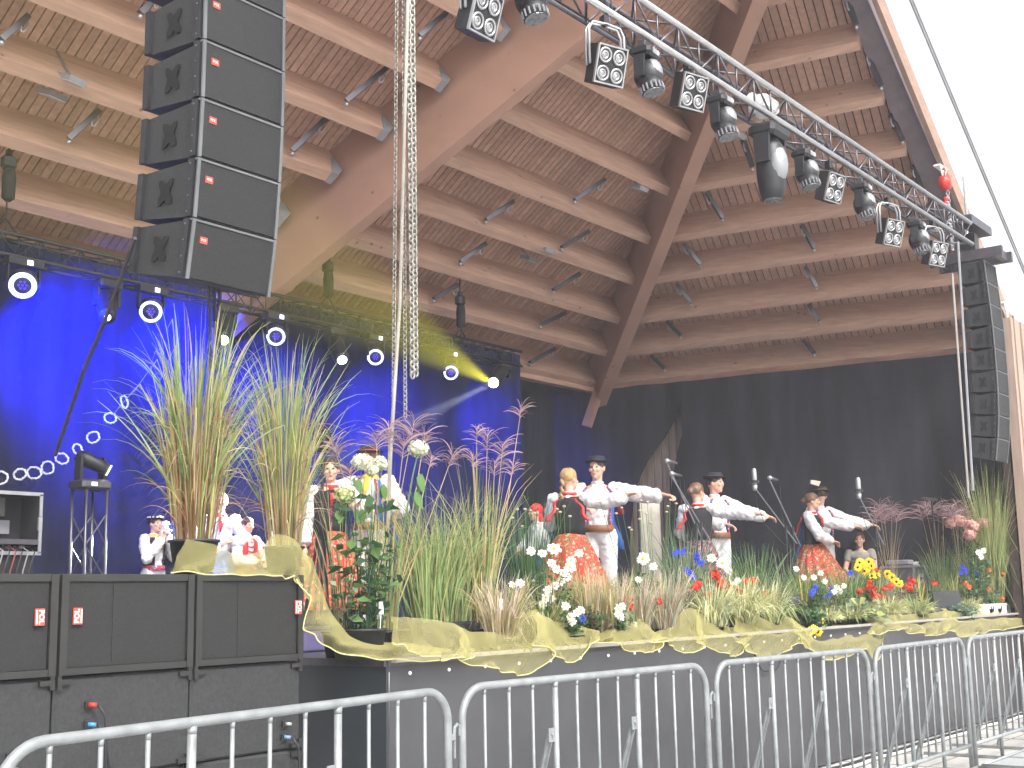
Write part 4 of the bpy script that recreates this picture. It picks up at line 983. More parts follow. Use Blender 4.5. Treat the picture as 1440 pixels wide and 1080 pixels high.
for (k, u, y, tv, sp, n, ms, dr, lab) in ROW:
    p, h = PT(u, y, tv); cr = ms[0] is CRM
    grass('ornamental_grass', lab, p, h * (1.12 if cr else 1.06), sp * (1.5 if cr else 1.15), int(n * (2.4 if cr else 2.6)), ms, ph=.07, pr=.085, w=.0058 if cr else (.0043 if tv > 790 else .0038), droop=dr * (1.5 if cr else 1), base=1.1, grp='potted grasses along the stage edge', lo=.6 if cr else .45)
for i, u in enumerate((712, 790, 812, 846, 878, 914, 950, 985, 1025, 1060, 1098, 1125, 1165, 1210, 1232, 1268, 1305, 1340, 1378, 1415)):
    p, h = PT(u, 5.25 + .1 * (i % 2), 806 - (i % 3) * 5); grass('filler_grass', 'low mixed grass tuft filling the second row of the planting', p, h, .15, 150, [(TAN, GRG, PLM), (G2, GRG, YG), (YG, G1, TAN)][i % 3], ph=.06, pr=.08, w=.0036, droop=.7, base=1.2, grp='filler grass tufts in the second planting row')
def bed(name, lab, u, y, tv, R_, n, mats, flowers, r, kind, ls=.04, cat='flower', stems=10):
    p, h = PT(u, y, tv); t, top = leafy(name, lab, p, h * .85, R_, int(n * 1.5), mats, ls=ls, ph=.07, pr=.08, cat=cat, stems=stems)
    for f in flowers:
        fu, fv = f[:2]; rr = f[2] if len(f) > 2 else r; q = frontpt(fu, y - .05, 1.2); q.z = topz(q, fv); stemmed(t, q, top, f[3] if len(f) > 3 else kind, rr)
    return t
bed('white_cosmos', 'bushy white cosmos in front of the blond dancer', 775, 5.15, 780, .17, 240, [G2, G3, GRG], [(733, 820), (722, 822, .026), (782, 772, .05), (766, 778), (778, 792), (784, 800), (795, 806), (804, 798, .045), (800, 812), (772, 830), (782, 824), (770, 840), (764, 850), (760, 865), (777, 842), (818, 778), (806, 788), (750, 775), (790, 818)], .034, 'cosmos')
bed('white_snapdragon', 'low white flowers at the netting below the straw tufts', 805, 4.9, 850, .07, 70, [G2, G3], [(797, 852), (803, 868), (812, 862), (818, 858), (806, 875)], .03, 'cosmos', stems=6)
bed('white_snapdragon', 'low white flowers right of the second straw tuft', 872, 4.9, 848, .05, 60, [G2, GRG], [(872, 856), (876, 853), (870, 864), (874, 868)], .03, 'cosmos', stems=6)
bed('white_daisy', 'single large white daisy in front of the beige panel', 908, 5.2, 780, .08, 90, [G3, G2], [(908, 786, .055, 'daisy'), (922, 797, .035), (900, 815, .03)], .04, 'cosmos')
bed('white_daisy', 'white daisies in front of the dark floral skirt', 1020, 5.3, 780, .10, 110, [GRG, G2], [(1020, 792, .055, 'daisy'), (1005, 785, .04), (1028, 802, .035), (1040, 816, .03), (1035, 822, .03)], .04, 'daisy')
bed('red_poppy', 'pair of red poppies in the pale wispy tufts', 888, 4.95, 840, .04, 40, [G2], [(886, 844, .032), (887, 853, .028), (928, 846, .032)], .03, 'red', stems=5)
bed('red_poppy', 'large group of red flowers in the cream striped grass at centre', 1015, 5.05, 800, .16, 150, [G2, GRG], [(985, 821), (980, 826), (1008, 806, .04), (1012, 812), (996, 836), (1016, 824), (1020, 820), (1032, 828), (1040, 830), (1026, 834), (1052, 818), (1062, 816, .04), (1078, 836, .034), (1092, 842, .036), (1034, 850), (1038, 860)], .036, 'red')
bed('blue_cornflower', 'blue flowers beside the dark floral skirt', 972, 5.2, 790, .12, 110, [G2, BLG], [(974, 806), (970, 802), (985, 788), (990, 792), (978, 812), (984, 782)], .03, 'blue')
bed('blue_cornflower', 'blue and purple flowers under the blue ribboned boy on the right', 1150, 5.15, 800, .12, 120, [G2, G1], [(1146, 832), (1149, 826), (1160, 840), (1168, 836), (1172, 830), (1143, 836), (1200, 806)], .03, 'blue')
bed('white_verbena', 'small white flowers scattered below the rightmost girl', 1180, 5.1, 800, .14, 130, [G2, G1], [(1163, 818), (1180, 826), (1176, 832), (1184, 832), (1158, 806), (1134, 812), (1148, 812), (1212, 858), (1124, 800), (1190, 824)], .03, 'cosmos')
bed('yellow_coneflower', 'big yellow daisies with dark eyes in front of the seated man', 1222, 5.25, 786, .18, 240, [G3, G2], [(1211, 798), (1218, 794), (1224, 800), (1230, 796), (1220, 803), (1227, 790), (1230, 810), (1236, 808), (1214, 791), (1252, 807), (1258, 812), (1264, 818), (1268, 821)], .048, 'rud', ls=.05)
bed('yellow_coneflower', 'two low yellow daisies hanging over the netting', 1145, 4.82, 868, .09, 90, [G3, G2], [(1144, 884), (1150, 889), (1153, 873), (1139, 888)], .040, 'rud', ls=.05)
bed('red_geranium', 'red flowers below the big yellow daisies', 1240, 5.1, 818, .18, 200, [G2, BRO], [(1226, 820), (1232, 827), (1224, 827), (1230, 835), (1246, 828), (1252, 826), (1256, 824), (1236, 838), (1244, 840), (1232, 843), (1212, 832), (1238, 802, .035, 'orange')], .036, 'red')
bed('red_geranium', 'red flowers between the yellow daisies and the second monitor wedge', 1285, 5.15, 812, .12, 130, [G2, BRO], [(1284, 814), (1288, 818), (1283, 828), (1278, 827), (1318, 820), (1282, 822)], .038, 'red')
bed('orange_zinnia', 'orange and red flowers at the far right above the lettered box', 1400, 4.95, 805, .2, 190, [GRG, G2], [(1412, 808, .04), (1422, 826), (1430, 828), (1395, 802), (1362, 820), (1366, 826), (1393, 828), (1410, 842), (1426, 820)], .034, 'orange')
bed('agapanthus', 'dusky blue flower heads in front of the tall reed stems on the right', 1362, 5.1, 795, .12, 90, [G2, GRG], [(1358, 798, .035), (1363, 803, .035), (1356, 806, .035), (1378, 806, .028)], .03, 'blue')
bed('white_zinnia', 'white blossoms under the tall bright grass on the far right', 1388, 4.95, 775, .1, 80, [G2, GRG], [(1383, 777, .04), (1390, 775, .04), (1386, 783, .035), (1422, 796, .03), (1435, 808, .03), (1418, 794, .03)], .035, 'cosmos')
bed('hosta', 'broad leaved pale green hosta at the netting below the red flowers', 1215, 4.9, 850, .20, 150, [GRG, YG], [], .03, 'red', ls=.11, cat='plant')
bed('hosta', 'broad leaved green plant left of the low yellow daisies', 1128, 4.93, 850, .13, 110, [G3, G2], [], .03, 'red', ls=.09, cat='plant')
bed('lamb_ear', 'pale blue green leafy plant right of the second monitor wedge', 1352, 4.9, 860, .16, 130, [BLG, GRG], [], .03, 'red', ls=.08, cat='plant')
bed('dark_petunia', 'dark leafy filler with tiny purple flowers between straw tufts and netting', 825, 5.05, 845, .14, 130, [BRO, G3, G2], [(820, 870, .03, 'blue')], .03, 'blue', ls=.05)
bed('green_filler', 'low leafy green filler behind the straw tufts', 850, 5.6, 800, .25, 200, [G2, G3, GRG], [], .03, 'red', ls=.05, cat='plant')
bed('green_filler', 'low leafy green filler behind the pale wispy tufts', 935, 5.7, 790, .25, 200, [G2, G3, BLG], [], .03, 'red', ls=.05, cat='plant')
bed('green_filler', 'low leafy green filler behind the grasses under the red geraniums', 1270, 5.6, 808, .25, 200, [G2, GRG, G1], [], .03, 'red', ls=.05, cat='plant')
# yellow lance leaves
for (u, v, lab) in ((880, 795, 'cluster of yellow edged lance leaves left of the large white daisy'), (925, 800, 'pair of yellow edged lance leaves right of the large white daisy'), (1132, 800, 'yellow lance leaves at the foot of the right dancer pair'), (1296, 797, 'fan of yellow edged lance leaves right of the flight cases'), (1346, 800, 'slim yellow lance leaves under the mauve reeds')):
    p, h = PT(u, 5.2, v); t = thing('striped_agave', lab, 'plant', p); pot(t, p, .08, .1); g = MB()
    for i in range(9):
        a = rnd(0, 6.28); s_ = rnd(.05, .3); blade(g, p + V((0, 0, .09)), V((math.cos(a) * s_, math.sin(a) * s_, 1)), (h - .09) * rnd(.6, 1.05), .013, .12, i % 2, 5)
    g.build('leaves', [YG, leafmat('leaf_gold', (.55, .42, .08))], t)
# mauve plume reeds on the right
for (u, y, tv, pl, lab) in ((1256, 5.9, 740, ((1246, 712), (1264, 714), (1252, 722), (1272, 722), (1240, 722)), 'mauve plumed reed left of the flight cases'),
        (1325, 5.8, 740, ((1312, 712), (1322, 708), (1330, 716), (1338, 712), (1305, 720), (1335, 724)), 'mauve plumed reed right of the flight cases'),
        (1356, 5.35, 745, ((1348, 718), (1358, 714), (1366, 720), (1372, 716), (1352, 726), (1362, 728)), 'mauve plumed reed beside the pink hydrangeas')):
    p, h = PT(u, y, tv); t, top = grass('plume_reed', lab, p, h, .08, 40, [TAN, MAU, G2], ph=.12, pr=.09, w=.004, droop=.5)
    for (pu, pv) in pl: q = frontpt(pu, y, 1.2); q.z = topz(q, pv); plume(t, top, q, .24, n=34, w=.0045)
p, h = PT(1372, 5.1, 745); t, top = leafy('pink_hydrangea', 'pink hydrangea heads in front of the tall grass on the right', p, h * .9, .15, 100, [G2, G3], ls=.08)
for (u, v, r) in ((1358, 732, .09), (1376, 740, .10), (1372, 752, .08), (1392, 736, .09), (1346, 736, .07)): q = frontpt(u, 5.05, 1.2); q.z = topz(q, v); stemmed(t, q, top, 'hydp', r)
# thin stemmed burnet with small button heads
for (u0, hs2, lab) in ((750, ((731, 716), (742, 716), (750, 718), (756, 722), (738, 740), (724, 728)), 'thin stemmed burnet heads in front of the blue backdrop'), (800, ((792, 720), (798, 712), (788, 716), (806, 726)), 'thin burnet stems crossing the blond dancer'),
                     (925, ((908, 704), (917, 706), (906, 718), (915, 722), (905, 730), (921, 735), (944, 720), (950, 703), (958, 708), (946, 712), (880, 714), (872, 722), (850, 706), (890, 742), (893, 745)), 'tall burnet stems with pale button heads in front of the beige panel')):
    p, h = PT(u0, 5.35, 800); t = thing('burnet', lab, 'plant', p, 'thin stemmed burnets'); pot(t, p, .07, .1); g = MB(); top = p + V((0, 0, .09))
    for (u, v) in hs2:
        q = frontpt(u, 5.35, 1.2); q.z = topz(q, v); g.tube([top, top.lerp(q, .5) + V(((q.x - top.x) * .2, 0, 0)), q], .0022, 4)
        gg = MB(); gg.ell(q, (.015, .013, .009), n=8, k=6); gg.build('flower_head', PLM, t, True)
    g.build('stems', G2, t)
# blue butterflies on picks
for (u, v, lab) in ((951, 778, 'left wing pair of blue toy butterflies above the grey grass'), (961, 776, 'right blue toy butterfly above the grey grass')):
    p = frontpt(u, 5.2, 1.2); p.z = topz(p, v); t = thing('butterfly_pick', lab, 'ornament', p); g = MB()
    for sx in (-1, 1): g.prism([p, p + V((sx * .05, -.02, .035)), p + V((sx * .055, -.02, -.005)), p + V((sx * .03, -.01, -.03))], (0, .003, 0))
    g.build('wings', PB, t); g = MB(); g.cyl(p + V((0, 0, .02)), V((p.x, p.y, DZ)), .002, n=5); g.build('pick', G2, t)
# ================================================================= PEOPLE
C_W = mat('white_linen', (.66, .65, .66), .8, 0, .06, 8, bump=.5, bscale=14); C_BLK = mat('black_velvet', (.012, .012, .014), .8, bump=.1); C_BR = mat('brown_leather', (.22, .09, .04), .5)
C_RED = mat('red_ribbon', (.55, .03, .03), .5); C_BLU = mat('blue_ribbon', (.03, .14, .48), .5); C_YEL = mat('yellow_scarf', (.75, .52, .03), .6); C_TEE = mat('grey_green_shirt', (.26, .25, .21), .8); C_NAVY = mat('navy_cloth', (.02, .03, .10), .8)
HB = mat('blond_hair', (.38, .24, .10), .5, 0, .3, 30, (4, 4, 1), .3); HD = mat('dark_brown_hair', (.045, .025, .016), .5, 0, .3, 30, bump=.2); HM = mat('brown_hair', (.15, .08, .045), .5, 0, .3, 30, bump=.2)
EYE = mat('eye_dark', (.02, .015, .012), .3); LIP = mat('lip', (.42, .12, .10), .5)
def floral(name, base, cols, sc=26):
    m = mat(name, base, .7); t = m.node_tree; L = t.links; b = t.nodes['Principled BSDF']; tc = t.nodes['Texture Coordinate']
    v = t.nodes.new('ShaderNodeTexVoronoi'); v.inputs['Scale'].default_value = sc; L.new(tc.outputs['Object'], v.inputs['Vector'])
    r = t.nodes.new('ShaderNodeValToRGB'); r.color_ramp.interpolation = 'CONSTANT'; e = r.color_ramp.elements; e[0].position = 0; e[0].color = (*base, 1); e[1].position = .45; e[1].color = (*cols[0], 1)
    for i, c in enumerate(cols[1:]): n = e.new(.62 + .13 * i); n.color = (*c, 1)
    sp = t.nodes.new('ShaderNodeSeparateColor'); L.new(v.outputs['Color'], sp.inputs[0]); L.new(sp.outputs[0], r.inputs[0]); L.new(r.outputs[0], b.inputs['Base Color']); return m
FR = floral('red_floral_cloth', (.50, .035, .02), ((.62, .10, .04), (.60, .32, .22), (.10, .14, .04)), 48); FD = floral('dark_floral_cloth', (.03, .022, .04), ((.06, .04, .10), (.40, .22, .30), (.45, .10, .06)), 40)
FV = floral('embroidered_red_trim', (.55, .03, .03), ((.5, .45, .4), (.05, .08, .3)), 60)
FOLD = bpy.data.textures.new('cloth_folds', 'CLOUDS'); FOLD.noise_scale = .055; FOLD.noise_depth = 1
def limb(g, pts, rs, n=10, m=0):
    for (a, b), (ra, rb) in zip(zip(pts, pts[1:]), zip(rs, rs[1:])):
        g.tube([a, V(a).lerp(V(b), .5), b], [ra, (ra + rb) / 2 * 1.04, rb], n, m)
    for p, r in zip(pts, rs): g.ell(p, r * 1.01, m, 10, 6)
def remesh(o, vox, sm=2):
    r = o.modifiers.new('remesh', 'REMESH'); r.mode = 'VOXEL'; r.voxel_size = vox; r.use_smooth_shade = True
    s = o.modifiers.new('smooth', 'SMOOTH'); s.iterations = sm; s.factor = .5
def person(lab, pos, rz, H, pose, fit, grp=None):
    """figure built facing -y in a 1.72 m frame, scaled to H and turned by rz"""
    t = thing('person', lab, 'person', (0, 0, 0), grp); k = H / 1.72
    hipz = pose.get('hip', .92); dz = hipz - .92; ch = V((0, pose.get('lean', 0) * -.3, 0)); Z = lambda x, y, z: V((x, y, z + dz)) + ch * max(0, (z - .92) / .5)
    nk = Z(0, .0, 1.43); hc = nk + V((pose.get('hx', 0), -.02 + pose.get('hy', 0), .142)); yaw = rotz(pose.get('yaw', 0)) @ rotx(pose.get('nod', 0))
    shl = {-1: Z(-.17, .01, 1.37), 1: Z(.17, .01, 1.37)}; arm = {}
    for s, kk in ((-1, 'R'), (1, 'L')):
        e, h = pose.get(kk, ((s * .24, .02, 1.10), (s * .25, -.05, .84))); arm[s] = (shl[s], Z(*e), Z(*h))
    leg = {}
    for s, kk in ((-1, 'RL'), (1, 'LL')):
        q = pose.get(kk, ((s * .10, -.01, .50), (s * .10, .02, .08))); leg[s] = (Z(s * .09, 0, .90), V(q[0]), V(q[1]))
    g = MB()
    g.ell(hc + yaw @ V((0, .008, .02)), (.074, .094, .104), n=16, k=12, rot=yaw); g.ell(hc + yaw @ V((0, -.022, -.045)), (.055, .062, .066), n=14, k=10, rot=yaw); g.ell(hc + yaw @ V((0, -.055, -.085)), (.028, .026, .024), rot=yaw)
    g.tube([hc + yaw @ V((0, -.088, .022)), hc + yaw @ V((0, -.098, -.016)), hc + yaw @ V((0, -.086, -.03))], [.007, .011, .008], 8)
    for s in (-1, 1): g.ell(hc + yaw @ V((s * .076, .006, -.004)), (.011, .02, .03), rot=yaw); g.ell(hc + yaw @ V((s * .036, -.07, -.022)), (.022, .018, .018), rot=yaw)
    g.tube([nk + V((0, .012, -.06)), nk + V((0, .005, 0)), hc + yaw @ V((0, .02, -.05))], [.062, .05, .050], 12)
    g.ell(Z(0, 0, 1.30), (.165, .095, .13)); g.ell(Z(0, 0, 1.13), (.13, .09, .18)); g.ell(Z(0, 0, .95), (.155, .105, .12))
    for s in (-1, 1):
        a = arm[s]; limb(g, a, (.050, .040, .026)); d = (a[2] - a[1]).normalized(); up = V((0, 0, 1)) if abs(d.z) < .8 else V((0, -1, 0)); sd = d.cross(up).normalized(); up = sd.cross(d).normalized(); pm = a[2] + d * .045
        R3 = Matrix((sd, d, up)).transposed(); g.ell(pm, (.040, .052, .017), rot=R3)
        for i, (o, L) in enumerate(((-.028, .056), (-.010, .066), (.009, .062), (.026, .048))):
            f0 = pm + d * .040 + sd * o; f1 = f0 + d * L * .5 - up * (.008 + .003 * i); f2 = f1 + d * L * .30 - up * (.022 + .006 * i); g.tube([f0, f1, f2], [.0095, .009, .0075], 7)
        th = pm - sd * .032 * (1 if s > 0 else -1) * -1; g.tube([pm + sd * s * -.03 - d * .02, pm + sd * s * -.052 + d * .012, pm + sd * s * -.05 + d * .042], [.012, .011, .009], 7)
        l = leg[s]; limb(g, l, (.083, .055, .038)); g.ell(l[2] + V((0, -.06, -.04)), (.04, .115, .035))
    b = g.build('body', SKIN, t, True); remesh(b, .0085, 1)
    # eyes, mouth
    for s in (-1, 1): g = MB(); g.ell(hc + yaw @ V((s * .030, -.081, .012)), (.012, .007, .0065), rot=yaw); g.build('eye', EYE, t, True)
    g = MB(); g.ell(hc + yaw @ V((0, -.086, -.058)), (.020, .006, .006), rot=yaw); g.build('mouth', LIP, t, True)
    # hair
    hm = fit.get('hair', HD); g = MB(); g.ell(hc + yaw @ V((0, .018, .040)), (.088, .098, .092), n=16, k=12, rot=yaw)
    if fit.get('bun'): g.ell(hc + yaw @ V((0, .12, .02)), .042)
    if fit.get('braid'):
        for i in range(9): g.ell(hc + yaw @ V((.015 * (-1) ** i, .105 + .004 * i, -.02 - .035 * i)), (.022, .02, .025))
    if fit.get('long'): g.ell(hc + yaw @ V((0, .06, -.08)), (.075, .05, .13))
    hr = g.build('hair', hm, t, True); remesh(hr, .01, 1); dp = hr.modifiers.new('locks', 'DISPLACE'); dp.texture = FOLD; dp.strength = .012; dp.mid_level = .5
    # shirt with full sleeves
    sm_ = fit.get('shirt', C_W); puff = fit.get('puff', 1); g = MB()
    g.tube([Z(0, 0, 1.425), Z(0, 0, 1.37), Z(0, 0, 1.24), Z(0, 0, 1.08), Z(0, 0, .97)], [.055, .10, .112, .108, .118], 16)
    g.ell(Z(0, 0, 1.31), (.18, .105, .10), n=14); g.ell(Z(0, 0, 1.15), (.148, .108, .2), n=14)
    for s in (-1, 1):
        a = arm[s]; n_ = 3 if fit.get('short') else 6
        P_ = [a[0], a[0].lerp(a[1], .5), a[1], a[1].lerp(a[2], .45), a[1].lerp(a[2], .8), a[1].lerp(a[2], .93)]; r_ = [.068, .06 + .022 * puff, .052 + .028 * puff, .046 + .032 * puff, .036 + .034 * puff, .031]
        if fit.get('short'): P_ = P_[:2]; r_ = [.07, .062]
        drp = V((0, 0, -.02 * puff)); P_ = [p + (drp if 0 < i < 5 else V((0, 0, 0))) for i, p in enumerate(P_)]
        g.tube(P_, r_, 14); g.ell(a[0], .07)
        if not fit.get('short'):
            for i in range(5):
                q = a[0].lerp(a[1], .3 + .17 * i) if i < 4 else a[1]; g.ell(q + V((rnd(-.01, .01), rnd(-.01, .01), -.025)), (.06 + .02 * puff,) * 3) if puff else None
                q = a[1].lerp(a[2], .12 + .15 * i); g.ell(q + V((0, 0, -.025)) + V((rnd(-.015, .015), rnd(-.015, .015), rnd(-.012, .01))), (.042 + .024 * puff,) * 3) if puff and i < 4 else None
    sh = g.build('shirt', sm_, t, True); remesh(sh, .012, 2); dp = sh.modifiers.new('folds', 'DISPLACE'); dp.texture = FOLD; dp.strength = .03 if puff else .012; dp.mid_level = .5
    if not fit.get('short') and fit.get('puff', 1): g = MB(); g.tube([Z(.05 * math.cos(q), .005 + .05 * math.sin(q), 1.43) for q in [i * math.pi / 6 for i in range(12)]], .016, 6, close=True); g.build('collar', sm_, t, True)
    # vest / bodice
    if fit.get('vest'):
        g = MB(); op = fit.get('open', 0); rows = []; n = 28
        for z, rx, ry in ((.98, .158, .128), (1.05, .152, .122), (1.15, .162, .128), (1.25, .178, .134), (1.33, .180, .128), (1.385, .125, .092)):
            row = []
            for i in range(n + 1):
                a = -math.pi / 2 + op + (2 * math.pi - 2 * op) * i / n; cut = 1.0
                row.append(Z(rx * math.cos(a), ry * math.sin(a), z))
            rows.append(row)
        g.grid(rows); ve = g.build('vest', fit['vest'], t, True); so_ = ve.modifiers.new('thick', 'SOLIDIFY'); so_.thickness = .008
        if fit.get('trim'):
            g = MB()
            for e_ in (0, -1): g.tube([r[e_] + V((0, -.006, 0)) for r in rows], .012, 6)
            if fit.get('lace'):
                for i in range(5): g.box(Z(0, -.135, 1.02 + .06 * i), (.07, .01, .012))
            g.build('vest_trim', fit['trim'], t)
    if fit.get('belt'): g = MB(); g.lathe(Z(0, 0, .965), [(.152, -.035), (.160, -.03), (.160, .03), (.152, .035)], 20); g.build('belt', fit['belt'], t, True)
    # skirt or trousers
    if fit.get('skirt'):
        L = fit.get('slen', .52); fl = fit.get('flare', .30); sw = fit.get('sway', (0, 0)); n = 72; rows = []
        for j in range(12):
            f = j / 11; row = []
            for i in range(n + 1):
                a = 2 * math.pi * i / n; r = .135 + (fl - .135) * (f ** .75); r *= 1 + .13 * f * math.sin(a * 13 + 1.5 * math.sin(a * 2)) + .04 * f * math.sin(a * 5 + 1)
                row.append(Z(r * math.cos(a) + sw[0] * f * f, r * .9 * math.sin(a) + sw[1] * f * f, 1.0) + V((0, 0, -f * L)))
            rows.append(row)
        g = MB(); g.grid(rows); g.build('skirt', fit['skirt'], t, True)
        g = MB(); r2 = [r[int(n * .62):int(n * .9)] for r in rows]
        if fit.get('apron'): g.grid([[p + V((0, -.01, 0)) for p in r] for r in r2[:10]]); g.build('apron', fit['apron'], t, True)
    if fit.get('pants'):
        g = MB()
        for s in (-1, 1): l = leg[s]; limb(g, [l[0], l[1], l[2] + V((0, 0, .06))], (.098, .074, .055))
        g.ell(Z(0, 0, .93), (.16, .11, .11)); pa = g.build('trousers', fit['pants'], t, True); remesh(pa, .013, 2); dp = pa.modifiers.new('folds', 'DISPLACE'); dp.texture = FOLD; dp.strength = .02; dp.mid_level = .5
    for s in (-1, 1):
        l = leg[s]; g = MB(); g.tube([l[2] + V((0, 0, .16 if not fit.get('skirt') else .08)), l[2] + V((0, 0, .02)), l[2] + V((0, 0, -.07))], [.055, .048, .05], 12); g.ell(l[2] + V((0, -.065, -.05)), (.045, .12, .035)); bo = g.build('boot', C_BLK, t, True)
    # hat
    if fit.get('hat'):
        g = MB(); hh = hc + yaw @ V((0, .010, .062)); n = 20; prof = [(.122, .016), (.115, .0), (.092, .0), (.088, .040), (.076, .062), (.04, .068), (0, .066)]; rows = []
        for r, z in prof: rows.append([hh + yaw @ V((r * math.cos(a), r * math.sin(a) * 1.1, z)) for a in [2 * math.pi * i / n for i in range(n + 1)]])
        g.grid(rows); ha = g.build('hat', C_BLK, t, True)
        g = MB()
        if fit.get('cowrie'):
            for i in range(12): a = math.pi * 2 * i / 12; g.ell(hh + yaw @ V((.096 * math.cos(a), .104 * math.sin(a), .03)), (.016, .016, .012))
            g.build('shell_band', C_W, ha, True)
        else: g.tube([hh + yaw @ V((.094 * math.cos(a), .102 * math.sin(a), .018)) for a in [i * math.pi / 8 for i in range(16)]], .008, 5, close=True); g.build('hat_band', C_RED if fit.get('scarf') is C_YEL else C_BR if fit.get('feather') else C_NAVY, ha)
        if fit.get('feather'): g = MB(); g.prism([hh + V((-.02, 0, .07)), hh + V((-.16, 0, .10)), hh + V((-.15, 0, .15)), hh + V((.02, 0, .135))], (0, .02, 0)); g.build('feather', mat('feather_cream', (.6, .5, .4), .7), ha)
    if fit.get('scarf'):
        g = MB(); g.tube([Z(.065 * math.cos(q), .01 + .065 * math.sin(q), 1.415) for q in [i * math.pi / 6 for i in range(12)]], .02, 6, close=True); g.tube([Z(0, -.07, 1.40), Z(.015, -.125, 1.33), Z(.0, -.15, 1.22)], [.025, .03, .012], 6); g.build('scarf', fit['scarf'], t, True)
    if fit.get('beads'): g = MB(); [g.tube([Z((.075 + .012 * j) * math.cos(q), -.02 + (.085 + .012 * j) * math.sin(q), 1.40 - .035 * (1 - math.sin(q)) * (1 + j)) for q in [i * math.pi / 8 for i in range(16)]], .008, 5, close=True) for j in range(3)]; g.build('bead_necklace', C_RED, t, True)
    for i, (m_, sx) in enumerate(fit.get('ribbons', [])):
        rows = []
        for j in range(8):
            f = j / 7; x = sx * (.10 + .10 * f + .03 * i * f) + .02 * math.sin(j * 1.3 + i); y = .12 + .06 * f + .02 * i; z_ = 1.36 - (.24 if m_ is C_RED else .60) * f; w_ = .012 + .02 * f; rows.append([Z(x - w_, y, z_), Z(x, y + .012, z_), Z(x + w_, y, z_)])
        g = MB(); g.grid(rows); r_ = g.build('ribbon', m_, t, True); sd = r_.modifiers.new('thick', 'SOLIDIFY'); sd.thickness = .003
    t.location = V(pos); t.rotation_euler = (0, 0, rz); t.scale = (k, k, k); return t
# direction helpers: rz = 0 faces -y. camera-right along the stage is +x.
RW = [(C_BLU, 1), (C_RED, 1), (C_BLU, -1)]
GIRL = dict(hair=HB, braid=True, vest=C_BLK, skirt=FR, scarf=C_RED, trim=FV)
S_ = lambda a: R(a - 53)       # 0 faces the viewer, 90 faces right along the picture
# couple 1
dk = deck(806, 12.8); person('blond dancing girl in black bodice and red floral skirt seen from behind, arm stretched right', dk, S_(165), 1.63,
    dict(R=((-.38, .02, 1.34), (-.66, .10, 1.38)), L=((.26, -.14, 1.14), (.10, -.34, 1.20)), yaw=R(-35)), dict(GIRL, ribbons=[(C_RED, 1), (C_RED, -1)], flare=.42, slen=.66))
dk = deck(846, 13.3); person('tall dancing boy in white shirt and trousers with black hat, holding the blond girl', dk, S_(-8), 1.80,
    dict(L=((.44, -.02, 1.32), (.66, -.12, 1.28)), R=((-.28, -.16, 1.14), (-.12, -.28, 1.14)), yaw=R(-14)), dict(hair=HD, hat=True, pants=C_W, belt=C_BR, vest=C_BLU, open=.95, trim=FV, ribbons=RW))
# couple 2
dk = deck(988, 14.7); person('dancing girl in black bodice and dark floral skirt seen from behind, centre pair', dk, S_(160), 1.62,
    dict(R=((-.42, -.0, 1.33), (-.74, .06, 1.28)), L=((.24, -.1, 1.12), (.10, -.2, 1.0)), yaw=R(-35)), dict(hair=HM, bun=True, vest=C_BLK, skirt=FD, scarf=C_RED, slen=.66, flare=.36, ribbons=[(C_RED, 1)]))
dk = deck(1013, 15.2); person('boy in black hat with blue vest looking right along his stretched arm, centre pair', dk, S_(35), 1.78,
    dict(L=((.44, -.05, 1.27), (.74, -.10, 1.20)), R=((-.28, -.14, 1.14), (-.14, -.30, 1.08)), yaw=R(22)), dict(hair=HD, hat=True, pants=C_W, belt=C_BR, vest=C_BLU, open=.9, trim=FV, ribbons=[(C_RED, 1), (C_RED, 1), (C_BLU, 1)]))
# couple 3
dk = deck(1150, 16.6); person('girl in black bodice and red skirt facing right, rightmost dancing pair', dk, S_(60), 1.62,
    dict(L=((.40, -.20, 1.30), (.62, -.42, 1.24)), R=((-.24, -.16, 1.12), (-.02, -.28, 1.02)), yaw=R(15)), dict(hair=HM, bun=True, vest=C_BLK, skirt=FR, scarf=C_RED, slen=.62, flare=.44, sway=(-.05, -.12), ribbons=[(C_RED, -1)]))
dk = deck(1162, 17.1); person('boy hidden behind the rightmost girl, feathered hat and blue ribboned vest', dk, S_(30), 1.74,
    dict(L=((.46, -.04, 1.27), (.78, -.14, 1.19)), R=((-.30, -.1, 1.14), (-.2, -.28, 1.04)), yaw=R(150)), dict(hair=HD, hat=True, feather=True, pants=C_W, belt=C_BR, vest=C_BLU, open=.9, trim=FV, ribbons=[(C_BLU, 1), (C_RED, 1), (C_BLU, -1)]))
# couple behind the hydrangeas
dk = deck(464, 11.9); person('woman in red floral skirt facing forward behind the tall grass and rope', dk, S_(10), 1.68,
    dict(L=((.34, -.14, 1.20), (.24, -.36, 1.22)), yaw=R(-4)), dict(hair=HD, bun=True, vest=C_BLK, skirt=FR, scarf=C_RED, slen=.75, flare=.34, trim=FV))
dk = deck(520, 12.2); person('man in black hat and blue vest half hidden by the white hydrangeas', dk, S_(-15), 1.82,
    dict(R=((-.40, -.10, 1.30), (-.30, -.34, 1.30)), L=((.36, -.16, 1.12), (.34, -.36, 1.16))), dict(hair=HM, hat=True, pants=C_W, belt=C_BR, vest=C_BLU, open=.7, trim=FV, scarf=C_YEL, ribbons=[(C_BLU, 1), (C_YEL, 1), (C_BLU, -1)]))
